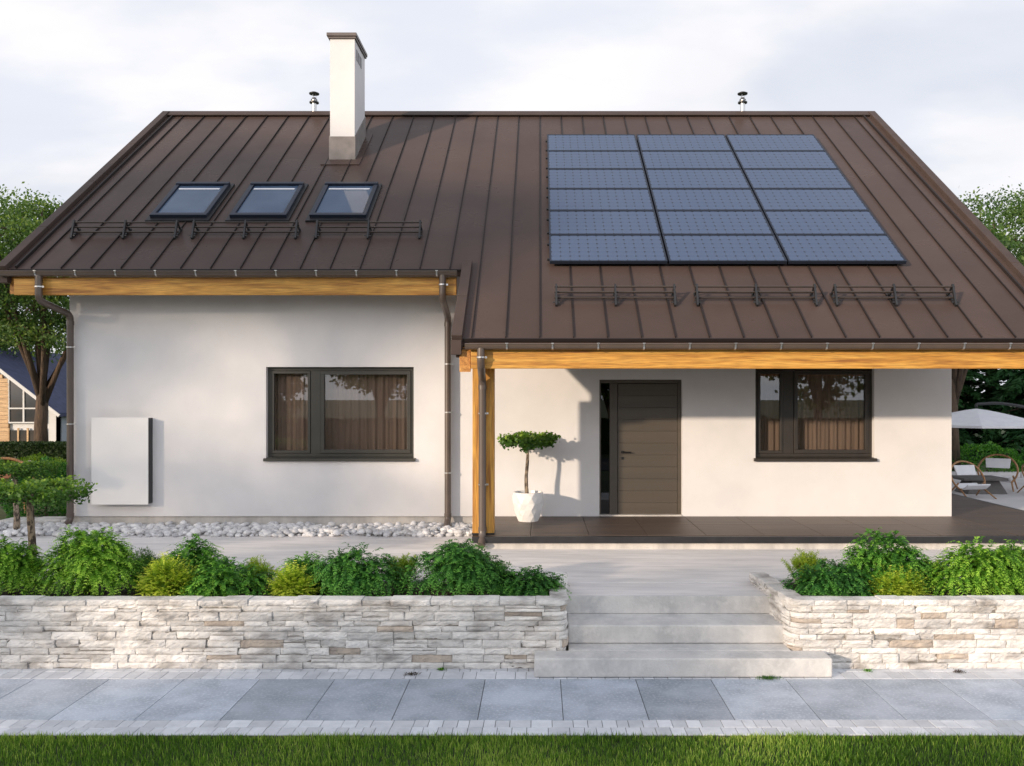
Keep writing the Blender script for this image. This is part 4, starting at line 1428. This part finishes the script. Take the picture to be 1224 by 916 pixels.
def conifer(name, x, y, z0, height, r, label, seed, n=16000, leaf=0.2, mat='lf_conifer', group=None):
    rng = np.random.default_rng(seed)
    e = empty(name, (x, y, z0), label, 'tree', group)
    mb = MB(); mb.tube([(x, y, z0 - .1), (x, y, z0 + height * .97)], [height * .012, .02], 8); 
    out = []
    nb = 150; per = n // nb
    for k in range(nb):
        u = (k + rng.random()) / nb
        z = z0 + height * (.04 + .93 * u); br = r * (1 - u) ** .8 * rng.uniform(.7, 1.12) + .12
        a = k * 2.39996 + rng.uniform(-.2, .2)
        s = rng.uniform(.02, 1, per) ** .8
        ax = np.array([np.cos(a), np.sin(a), 0]); sd = np.array([-np.sin(a), np.cos(a), 0])
        dr_ = .18 * br
        off_ = rng.normal(0, 1, per) * .16 * br * (1.15 - s)
        p = np.array([x, y, z]) + ax * (br * s)[:, None] + sd * off_[:, None] + np.array([0, 0, 1.0]) * (-dr_ * s * s * 1.6 + dr_ * .3 + rng.normal(0, .035, per))[:, None]
        d = unit(ax * .8 + sd * np.sign(off_)[:, None] * .6 + rng.normal(0, .25, (per, 3)) - np.array([0, 0, .35]))
        lf = leaf * rng.uniform(.6, 1.3, per)
        v, f = quads(p, d, unit(rng.normal(0, .5, (per, 3)) + np.array([0, 0, 1.0])), lf, lf * .3)
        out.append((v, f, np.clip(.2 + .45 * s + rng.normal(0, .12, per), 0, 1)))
        if k % 3 == 0:
            mb.tube([(x, y, z), tuple(np.array([x, y, z]) + ax * br * .8 - np.array([0, 0, dr_ * .7]))], [.03, .01], 5)
    mb.build('trunk', M['bark'], e)
    v, f, t = join(out)
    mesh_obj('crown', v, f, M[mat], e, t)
    return e

G = 0.5
# left background
broad_tree('broadleaf_tree', PX(50, 25), 25.0, G, 8.3, 2.6, 3.2, 0.17, 'tall broadleaf tree with forked trunk left of the house', 21, 42000, .105, fork=.28, nclump=120)
broad_tree('broadleaf_tree', -21.5, 34.0, G, 9.5, 3.4, 3.4, 0.22, 'leafy tree behind the neighbouring house at the left edge', 22, 24000, .15)
broad_tree('broadleaf_tree', -16.6, 44.0, G, 9.5, 3.6, 2.8, 0.25, 'distant tree between the blue roof and the house', 23, 14000, .22, mat='lf_green')
conifer('conifer_tree', -14.2, 36.0, G, 8.5, 2.2, 'dark conifer behind the forked tree left of the house', 24, 12000)
# right background
broad_tree('broadleaf_tree', 15.6, 30.0, G, 9.4, 3.3, 4.6, 0.20, 'open crowned tree rising above the right roof edge', 31, 30000, .12, fork=.5, nclump=85)
broad_tree('broadleaf_tree', PX(1141, 22.5), 22.5, G, 6.6, 1.7, 4.3, 0.13, 'slim brown trunked tree just beyond the right house corner', 32, 7000, .13, fork=.38)
for i, (cx, cy, ch, cr_, lab) in enumerate([
    (13.2, 29.5, 8.0, 2.6, 'dark conifer nearest the house behind the parasol'),
    (16.6, 28.5, 7.6, 2.9, 'broad dark conifer behind the parasol'),
    (19.8, 31.0, 8.2, 2.9, 'dark conifer at the far right behind the patio'),
    (10.2, 33.0, 8.0, 2.6, 'dark conifer hidden mostly behind the house corner'),
    (15.0, 36.0, 8.4, 3.2, 'rear dark conifer in the gap between the two broad ones')]):
    conifer('conifer_tree', cx, cy, G, ch, cr_ * 1.25, lab, 40 + i, 42000, .30)

# street-side trees behind the camera: they stand between the low sun and the path and show in the window panes
def street(lst):
    for i, (k, x, y, h, r, cz, lab) in enumerate(lst):
        if k in 'bt':
            broad_tree('broadleaf_tree', x, y, -0.06, h, r, cz, .2, lab, 60 + i, 3000 if k == 't' else 9000, .26, fork=.3 if cz < 8 else .6)
        else:
            conifer('conifer_tree', x, y, -0.06, h, r, lab, 60 + i, 9000, .32)
street([
 ('b', -17.8, -9.5, 7.2, 2.5, 0.4, 'street tree opposite the front door'),
 ('b', -25.3, -9.0, 8.7, 2.7, 0.4, 'street tree opposite the pebble strip'),
 ('b', -29.6, -9.8, 8.6, 2.4, 0.6, 'taller street tree opposite the big window'),
 ('b', -27.0, -10.0, 14.6, 2.3, 10.6, 'tall slender street tree opposite the big window'),
 ('b', -31.6, -10.0, 16.2, 3.3, 10.4, 'tall high crowned street tree opposite the cabinet'),
 ('t', -27.4, -7.0, 11.0, 3.2, 4.6, 'open crowned street tree opposite the left part of the house'),
 ('b', -37.5, -10.0, 17.5, 3.8, 10.0, 'highest street tree opposite the left house corner'),
 ('b', -42.0, -10.5, 19.0, 4.6, 2.5, 'tall street tree far left across the road'),
 ('b', -12.5, -11.5, 6.2, 2.4, 0.8, 'smaller street tree across the road'),
 ('b', -7.5, -14.0, 9.0, 2.8, 2.0, 'street tree across the road behind the camera'),
 ('c', -4.4, -16.0, 9.5, 2.3, 0.6, 'street conifer across the road behind the camera'),
 ('b', 3.5, -15.0, 7.5, 2.8, 2.0, 'street tree across the road to the right'),
 ('c', 9.0, -16.0, 9.0, 2.6, 0.6, 'street conifer across the road to the right'),
 ('b', 13.5, -15.0, 8.5, 3.0, 2.0, 'street tree far right across the road'),
])
def hedge(name, x0, x1, y0, y1, z0, z1, n, label, seed, leaf=.05, mat='lf_hedge'):
    rng = np.random.default_rng(seed)
    e = empty(name, ((x0 + x1) / 2, (y0 + y1) / 2, z0), label, 'hedge')
    w = rng.integers(0, 3, n)
    p = np.stack([rng.uniform(x0, x1, n), rng.uniform(y0, y1, n), rng.uniform(z0, z1, n)], 1)
    p[w == 0, 2] = z1 - np.abs(rng.normal(0, .03, (w == 0).sum()))
    p[w == 1, 1] = y0 + np.abs(rng.normal(0, .05, (w == 1).sum()))
    lf = leaf * rng.uniform(.6, 1.4, n)
    v, f = quads(p, unit(rng.normal(0, 1, (n, 3))), unit(rng.normal(0, 1, (n, 3))), lf, lf * .6)
    mesh_obj('leaves', v, f, M[mat], e, np.clip(rng.normal(.45, .22, n), 0, 1))
    mb = MB(); mb.box(x0 + .08, x1 - .08, y0 + .1, y1 - .1, z0, z1 - .07)
    mb.build('inner_twigs', M['lf_hedge'], e)
    return e
hedge('hedge', -20, -8.2, 22.0, 23.0, G, 1.37, 42000, 'clipped dark green hedge in front of the neighbouring house', 71, .06)
hedge('hedge', -45, 30, -12.6, -11.6, -.06, 1.5, 26000, 'long clipped hedge across the road behind the camera', 72, .16)

# round bushes in the background
def bush(x, y, z0, r, h, label, seed, n=5000, leaf=.05, mat='lf_green', flowers=0, name='bush'):
    rng = np.random.default_rng(seed)
    e = empty(name, (x, y, z0), label, 'bush')
    u = rng.uniform(-.7, 1, n); a = rng.uniform(0, 2 * np.pi, n); q = np.sqrt(1 - u * u)
    nr = np.stack([q * np.cos(a), q * np.sin(a), u], 1)
    lump = 1 + .13 * np.sin(nr[:, 0] * 7 + seed) * np.cos(nr[:, 2] * 8 + a)
    p = np.array([x, y, z0 + h * .3]) + nr * np.array([r, r, h * .7]) * (lump * rng.uniform(.7, 1, n) ** .4)[:, None]
    p[:, 2] = np.maximum(p[:, 2], z0)
    lf = leaf * rng.uniform(.6, 1.3, n)
    v, f = quads(p, unit(nr + rng.normal(0, .7, (n, 3))), unit(rng.normal(0, .6, (n, 3)) + np.array([0, 0, 1.0])), lf, lf * .5)
    mesh_obj('foliage', v, f, M[mat], e, np.clip(rng.normal(.45, .2, n), 0, 1))
    for k in range(flowers):
        uu = rng.uniform(.2, .95); aa = rng.uniform(math.pi, 2 * math.pi); qq = math.sqrt(1 - uu * uu)
        c = np.array([x + qq * math.cos(aa) * r, y + qq * math.sin(aa) * r, z0 + h * .3 + uu * h * .7]) 
        m = 26
        pp = c + rng.normal(0, .028, (m, 3))
        vv, ff = quads(pp, unit(rng.normal(0, 1, (m, 3))), unit(rng.normal(0, 1, (m, 3)) + np.array([0, -1, .8])), rng.uniform(.03, .05, m), rng.uniform(.03, .045, m))
        mesh_obj('flower_head', vv, ff, M['petal'], e, [.5] * m)
    mb = MB(); mb.tube([(x, y, z0 - .05), (x, y, z0 + h * .5)], [.03, .01], 6); mb.build('stem', M['bark'], e)
    return e
bush(-8.35, 14.75, .55, .62, .95, 'dark leaved bush with pale pink flowers beside the left downpipe', 81, 9000, .05, 'lf_deep', 5)
bush(-8.05, 15.6, .55, .5, 1.2, 'light green bush against the left side of the house', 82, 6000, .05, 'lf_lime', 2)
bush(-9.8, 17.2, .55, .8, .85, 'yellow green bush below the hedge at the left', 83, 6000, .06, 'lf_pine')
for i, (bx, by, br_, bh, bm, lab) in enumerate([
    (11.6, 22.6, .9, .85, 'lf_green', 'rounded green bush behind the patio chairs nearest the house'),
    (13.4, 23.0, .8, .8, 'lf_deep', 'low green bush behind the far patio chair'),
    (14.9, 22.8, .9, .85, 'lf_green', 'green bush at the back of the patio right of the far chair'),
    (16.6, 23.2, 1.0, .8, 'lf_deep', 'low bush at the far right back of the patio'),
    (10.1, 22.8, .7, .7, 'lf_deep', 'low bush behind the house corner at the back of the patio')]):
    bush(bx, by, .5, br_, bh, lab, 90 + i, 5000, .07, bm)

# stone edging left of the house
e = empty('stone_edging', (-8.2, 13.8, TER), 'low pale stone edging beside the left downpipe', 'edging')
mb = MB()
x = -8.52
while x < -7.30:
    w = min(random.uniform(.35, .5), -7.3 - x)
    mb.box(x + .004, x + w - .004, 13.72, 14.12, .44, .625 + random.uniform(-.006, .006), random.random()); x += w
mb.build('edging_stones', M['stone'], e, bevel=.012)

# low patio wall at the back right
e = empty('patio_edge_wall', (12, 21.7, TER), 'low pale wall along the back of the patio', 'wall')
mb = MB(); x = 7.95
while x < 22:
    mb.box(x, x + .98, 21.62, 21.95, .3, .67, random.random()); x += 1.0
mb.build('wall_blocks', M['patio'], e, bevel=.01)

# ------------------------------------------------------------------ neighbouring house
nx0, nx1, ny0, ny1 = -23.6, -17.75, 32.0, 44.0
cxn = (nx0 + nx1) / 2; eave = 1.97; apex = 4.22
nh = empty('house', (cxn, ny0, G), 'small neighbouring house with slate blue roof and timber cladding beyond the hedge', 'house')
mb = MB()
mb.face([(nx0, ny0, G), (nx1, ny0, G), (nx1, ny0, eave), (cxn, ny0, apex), (nx0, ny0, eave)])
mb.face([(nx0, ny1, G), (nx0, ny1, eave), (cxn, ny1, apex), (nx1, ny1, eave), (nx1, ny1, G)])
mb.face([(nx0, ny0, G), (nx0, ny0, eave), (nx0, ny1, eave), (nx0, ny1, G)])
mb.build('wall', M['whitewall'], nh)
mb = MB(); mb.box(nx1 - .02, nx1 + .02, ny0 + .35, ny1, G, eave - .02)
mb.build('side_wall', M['greywall'], nh)
mb = MB()
for sgn in (-1, 1):
    xe = cxn + sgn * (nx1 - cxn + .25)
    ze = eave - .25 * (apex - eave) / (nx1 - cxn)
    mb.hull8([(cxn, ny0 - .25, apex + .02), (xe, ny0 - .25, ze + .02), (xe, ny1 + .2, ze + .02), (cxn, ny1 + .2, apex + .02),
              (cxn, ny0 - .25, apex + .16), (xe, ny0 - .25, ze + .16), (xe, ny1 + .2, ze + .16), (cxn, ny1 + .2, apex + .16)])
mb.build('roof', M['blueroof'], nh)
mb = MB()
for sgn in (-1, 1):
    xe = cxn + sgn * (nx1 - cxn + .27)
    ze = eave - .27 * (apex - eave) / (nx1 - cxn)
    mb.bar((cxn, ny0 - .28, apex + .07), (xe, ny0 - .28, ze + .07), .05, .11)
mb.build('bargeboard', M['whitewall'], nh)
mb = MB()
for k in range(25):
    za = G + .15 * k; zm = za + .14
    half = (apex - .1 - zm) / (apex - eave) * (nx1 - cxn)
    xa = max(nx0 + .04, cxn - half); xb = min(PX(10, 31.9), cxn + half)
    if xb > xa: mb.box(xa, xb, ny0 - .105, ny0 - .004, za, zm)
mb.build('timber_cladding', M['clad'], nh)
gx0, gx1 = PX(11, 31.95), PX(53, 31.95)
M['nglass'] = surf('neighbour window glass', (0.03, 0.035, 0.04), (0.06, 0.05, 0.045), .8, 3, .08, spec=.8)
def vz(x): return apex - (apex - eave) * abs(x - cxn) / (nx1 - cxn) - .07
mb = MB(); mb.hull8([(gx0, ny0 - .06, 1.6), (gx1, ny0 - .06, 1.6), (gx1, ny0 - .02, 1.6), (gx0, ny0 - .02, 1.6),
                     (gx0, ny0 - .06, vz(gx0)), (gx1, ny0 - .06, vz(gx1)), (gx1, ny0 - .02, vz(gx1)), (gx0, ny0 - .02, vz(gx0))]); w1 = mb.build('window', M['nglass'], nh)
mb = MB()
for xx in (gx0, gx0 + .55, gx1):
    mb.box(xx - .03, xx + .03, ny0 - .10, ny0 - .055, 1.58, vz(xx))
for zz in (1.58, 2.1):
    mb.box(gx0 - .02, gx1 + .02, ny0 - .105, ny0 - .054, zz - .025, zz + .025)
mb.build('window_frame', M['whitewall'], w1)
mb = MB(); mb.box(gx0, gx1, ny0 - .06, ny0 - .02, .6, 1.3); w2 = mb.build('window', M['nglass'], nh)
mb = MB()
for xx in (gx0, gx0 + .35, gx0 + .7, gx1):
    mb.box(xx - .03, xx + .03, ny0 - .10, ny0 - .055, .6, 1.38)
mb.build('window_frame', M['clad'], w2)

# ------------------------------------------------------------------ patio furniture
def hoop_chair(name, loc, rz, label, cushion='canvas', group=None, s=1.0):
    """low lounge chair: bent timber hoop, canvas back and seat, splayed legs; faces -y"""
    e = empty(name, loc, label, 'chair', group, rz)
    keep = Vector(e.location)
    e.location = (0, 0, 0)
    m = MB(); pts = []
    for k in range(29):
        a = -0.25 * math.pi + 1.5 * math.pi * k / 28
        # hoop leans back: centre at z .46
        xx = math.cos(a) * .42; zz = math.sin(a) * .36
        pts.append((xx * s, (0.12 + .20 * (zz / .36)) * s, (.44 + zz) * s))
    m.tube(pts, .022 * s, 8)
    m.build('hoop_frame', M['chairwood'], e, smooth=True)
    for sg_ in (-1, 1):
        m = MB(); m.tube([(sg_ * .30 * s, -.02, .20 * s), (sg_ * .36 * s, -.36 * s, 0.0)], [.022 * s, .015 * s], 8)
        m.build('leg', M['chairwood'], e, smooth=True)
        m = MB(); m.tube([(sg_ * .33 * s, .0, .33 * s), (sg_ * .40 * s, .34 * s, 0.0)], [.022 * s, .015 * s], 8)
        m.build('leg', M['chairwood'], e, smooth=True)
    m = MB(); m.tube([(-.33 * s, -.05 * s, .2 * s), (.33 * s, -.05 * s, .2 * s)], .018 * s, 8)
    m.build('crossbar', M['chairwood'], e, smooth=True)
    m = MB(); pr = None
    for k in range(9):
        u = k / 8
        yy, zz = -.26 + .44 * u, .30 - .13 * math.sin(u * math.pi * .9) + .02 * u
        if pr:
            m.hull8([(-.29 * s, pr[0] * s, pr[1] * s), (.29 * s, pr[0] * s, pr[1] * s), (.29 * s, yy * s, zz * s), (-.29 * s, yy * s, zz * s),
                     (-.29 * s, pr[0] * s, (pr[1] + .03) * s), (.29 * s, pr[0] * s, (pr[1] + .03) * s), (.29 * s, yy * s, (zz + .03) * s), (-.29 * s, yy * s, (zz + .03) * s)])
        pr = (yy, zz)
    m.build('seat', M[cushion], e)
    m = MB(); m.hull8([(-.25 * s, .14 * s, .50 * s), (.25 * s, .14 * s, .50 * s), (.27 * s, .24 * s, .72 * s), (-.27 * s, .24 * s, .72 * s),
                       (-.25 * s, .17 * s, .49 * s), (.25 * s, .17 * s, .49 * s), (.27 * s, .27 * s, .71 * s), (-.27 * s, .27 * s, .71 * s)])
    m.build('backrest', M[cushion], e, bevel=.01)
    e.location = keep
    return e
PT = TER + 0.007
hoop_chair('lounge_chair', (PX(1161, 17.4), 17.4, PT), R(12), 'hoop framed lounge chair with white canvas next to the house corner', group='hoop chairs on the patio', s=.88)
hoop_chair('lounge_chair', (PX(1192, 18.9), 18.9, PT), R(-32), 'hoop framed lounge chair standing further back behind the fire table', group='hoop chairs on the patio', s=.92)
hoop_chair('lounge_chair', (PX(1243, 18.0), 18.0, PT), R(100), 'lounge chair cut off by the right edge of the picture', group='hoop chairs on the patio', s=.8)
e = empty('fire_table', (PX(1172, 18.3), 18.3, PT), 'low dark tapered stone table between the hoop chairs', 'table')
mb = MB(); tx, ty = PX(1172, 18.3), 18.3
mb.hull8([(tx - .42, ty - .3, PT), (tx + .42, ty - .3, PT), (tx + .42, ty + .3, PT), (tx - .42, ty + .3, PT),
          (tx - .28, ty - .2, PT + .28), (tx + .28, ty - .2, PT + .28), (tx + .28, ty + .2, PT + .28), (tx - .28, ty + .2, PT + .28)])
mb.build('table_base', M['firepit'], e, bevel=.01)
mb = MB(); mb.box(tx - .52, tx + .40, ty - .36, ty + .36, PT + .28, PT + .33); mb.build('table_top', M['firepit'], e, bevel=.008)
# parasol
ux, uy = PX(1167, 19.5), 19.5
e = empty('parasol', (ux, uy, PT), 'large white cantilever parasol over the patio chairs', 'parasol')
mb = MB(); n_ = 8; R0 = 1.42
az = PZ(488.5, uy); ez = PZ(507, uy)
ring = [(ux + R0 * math.cos(2 * math.pi * (k + .5) / n_), uy + R0 * math.sin(2 * math.pi * (k + .5) / n_)) for k in range(n_)]
sub = 6
for k in range(n_):
    p, q = ring[k], ring[(k + 1) % n_]
    for j in range(sub):
        u0, u1 = j / sub, (j + 1) / sub
        def pt(r_, u):
            return (ux + (r_[0] - ux) * u, uy + (r_[1] - uy) * u, az + (ez - az) * (u ** 1.25) * 1.0)
        if j == 0: mb.face([(ux, uy, az), pt(p, u1), pt(q, u1)])
        else: mb.face([pt(p, u0), pt(p, u1), pt(q, u1), pt(q, u0)])
    mb.face([(p[0], p[1], ez), (p[0], p[1], ez - .05), (q[0], q[1], ez - .05), (q[0], q[1], ez)])
o = mb.build('canopy', M['canvas'], e)
md = o.modifiers.new('thickness', 'SOLIDIFY'); md.thickness = .006
mb = MB()
arm = [(ux, uy, az + .02), (ux, uy, az + .10), (ux + .5, uy, az + .13), (ux + 1.2, uy, az + .02), (ux + 1.9, uy, az - .3), (ux + 2.15, uy, az - .9), (ux + 2.2, uy, PT + .08)]
mb.tube(smooth_path(arm, .3, 6), .032, 10)
mb.build('arm', M['dark'], e, smooth=True)
for k in range(n_):
    mb = MB(); p = ring[k]
    mb.tube([(ux, uy, az - .05), (ux + (p[0] - ux) * .98, uy + (p[1] - uy) * .98, ez - .02)], .012, 6)
    mb.build('rib', M['dark'], e)
mb = MB(); mb.box(ux + 1.8, ux + 2.6, uy - .4, uy + .4, PT, PT + .08); mb.build('base', M['firepit'], e, bevel=.01)
# rust coloured garden chair at the far left
hoop_chair('garden_chair', (-9.45, 15.3, TER + .0), R(25), 'wooden garden chair with rust brown cushions behind the ornamental trees', 'rust', s=1.15)

# ------------------------------------------------------------------ light
SUN_EL = 12.6
SUN_AZ = (-0.711, -0.703)      # towards the sun
d = Vector((SUN_AZ[0] * math.cos(R(SUN_EL)), SUN_AZ[1] * math.cos(R(SUN_EL)), math.sin(R(SUN_EL))))
sl = bpy.data.lights.new('sun', 'SUN')
sl.energy = 4.0
sl.angle = R(1.6)
sl.color = (1.0, 0.81, 0.62)
so = bpy.data.objects.new('sun', sl)
so.rotation_euler = (-d).to_track_quat('-Z', 'Y').to_euler()
so.location = (-20, -20, 20)
COL.objects.link(so)

w = bpy.data.worlds.new('World')
scene.world = w
w.use_nodes = True
nt = w.node_tree
for n_ in list(nt.nodes): nt.nodes.remove(n_)
L = nt.links.new
out = N(nt, 'ShaderNodeOutputWorld'); bg = N(nt, 'ShaderNodeBackground')
L(bg.outputs[0], out.inputs[0])
sky = N(nt, 'ShaderNodeTexSky', sky_type='NISHITA')
sky.sun_disc = False
sky.sun_elevation = R(SUN_EL)
sky.sun_rotation = math.atan2(SUN_AZ[0], SUN_AZ[1]) % (2 * math.pi)
sky.air_density = 1.0; sky.dust_density = 1.5
tc = N(nt, 'ShaderNodeTexCoord')
sx = N(nt, 'ShaderNodeSeparateXYZ'); L(tc.outputs['Generated'], sx.inputs[0])
az_ = N(nt, 'ShaderNodeMath', operation='MAXIMUM'); az_.inputs[1].default_value = 0.0; L(sx.outputs[2], az_.inputs[0])
ad = N(nt, 'ShaderNodeMath', operation='ADD'); ad.inputs[1].default_value = 0.28; L(az_.outputs[0], ad.inputs[0])
dv = N(nt, 'ShaderNodeVectorMath', operation='SCALE')
iv = N(nt, 'ShaderNodeMath', operation='DIVIDE'); iv.inputs[0].default_value = 1.0; L(ad.outputs[0], iv.inputs[1])
L(tc.outputs['Generated'], dv.inputs[0]); L(iv.outputs[0], dv.inputs['Scale'])
mp = N(nt, 'ShaderNodeMapping'); mp.inputs['Scale'].default_value = (0.8, 1.3, 0.8); mp.inputs['Location'].default_value = (3.1, 1.2, 0.4)
mp.inputs['Rotation'].default_value = (0, 0, 0.35)
L(dv.outputs[0], mp.inputs[0])
nz = N(nt, 'ShaderNodeTexNoise'); nz.inputs['Scale'].default_value = 1.25; nz.inputs['Detail'].default_value = 7; nz.inputs['Roughness'].default_value = .52; nz.inputs['Distortion'].default_value = .5
L(mp.outputs[0], nz.inputs['Vector'])
cr = N(nt, 'ShaderNodeMapRange'); cr.interpolation_type = 'SMOOTHSTEP'
cr.inputs[1].default_value = .36; cr.inputs[2].default_value = .62; cr.inputs[3].default_value = .86; cr.inputs[4].default_value = 1.0
L(nz.outputs[0], cr.inputs[0])
nz2 = N(nt, 'ShaderNodeTexNoise'); nz2.inputs['Scale'].default_value = 2.4; nz2.inputs['Detail'].default_value = 6; nz2.inputs['Roughness'].default_value = .5
L(mp.outputs[0], nz2.inputs['Vector'])
cc_ = N(nt, 'ShaderNodeMix', data_type='RGBA')
cc_.inputs[6].default_value = (7.6, 7.9, 8.7, 1); cc_.inputs[7].default_value = (9.5, 9.35, 9.6, 1)
c2 = N(nt, 'ShaderNodeMapRange'); c2.interpolation_type = 'SMOOTHSTEP'; c2.inputs[1].default_value = .40; c2.inputs[2].default_value = .64
L(nz2.outputs[0], c2.inputs[0]); L(c2.outputs[0], cc_.inputs[0])
# clouds on the sun's side of the sky are brighter
sb = N(nt, 'ShaderNodeMapRange'); sb.interpolation_type = 'SMOOTHSTEP'
sb.inputs[1].default_value = -.7; sb.inputs[2].default_value = .6; sb.inputs[3].default_value = 2.0; sb.inputs[4].default_value = 1.0
L(sx.outputs[1], sb.inputs[0])
cs = N(nt, 'ShaderNodeVectorMath', operation='SCALE'); L(cc_.outputs[2], cs.inputs[0]); L(sb.outputs[0], cs.inputs['Scale'])
mx = N(nt, 'ShaderNodeMix', data_type='RGBA')
sy = N(nt, 'ShaderNodeMapRange'); sy.interpolation_type = 'SMOOTHSTEP'
sy.inputs[1].default_value = -.15; sy.inputs[2].default_value = .75; sy.inputs[3].default_value = .82; sy.inputs[4].default_value = 1.0
L(sx.outputs[1], sy.inputs[0])
cm = N(nt, 'ShaderNodeMath', operation='MULTIPLY'); L(cr.outputs[0], cm.inputs[0]); L(sy.outputs[0], cm.inputs[1])
zc_ = N(nt, 'ShaderNodeMapRange'); zc_.interpolation_type = 'SMOOTHSTEP'
zc_.inputs[1].default_value = .46; zc_.inputs[2].default_value = .86; zc_.inputs[3].default_value = 1.0; zc_.inputs[4].default_value = .42
L(sx.outputs[2], zc_.inputs[0])
cm2 = N(nt, 'ShaderNodeMath', operation='MULTIPLY'); L(cm.outputs[0], cm2.inputs[0]); L(zc_.outputs[0], cm2.inputs[1])
L(cm2.outputs[0], mx.inputs[0]); L(sky.outputs[0], mx.inputs[6]); L(cs.outputs[0], mx.inputs[7])
L(mx.outputs[2], bg.inputs[0])
bg.inputs[1].default_value = 0.1

# ------------------------------------------------------------------ camera
cam = bpy.data.cameras.new('camera')
cam.sensor_width = 36.0
cam.lens = 36.0 * F / 1224.0
cam.shift_x = -(645.0 - 612.0) / 1224.0
cam.shift_y = (472.0 - 458.0) / 1224.0
cam.clip_start = 0.05
cam.clip_end = 2000
co = bpy.data.objects.new('camera', cam)
co.location = (0, 0, CAM_Z)
co.rotation_euler = (R(90), 0, 0)
COL.objects.link(co)
scene.camera = co
scene.view_settings.view_transform = 'Standard'
scene.view_settings.look = 'None'
scene.view_settings.exposure = 0.12
scene.view_settings.gamma = 1.0
scene.cycles.max_bounces = 8
scene.cycles.transparent_max_bounces = 12
scene.cycles.use_denoising = True
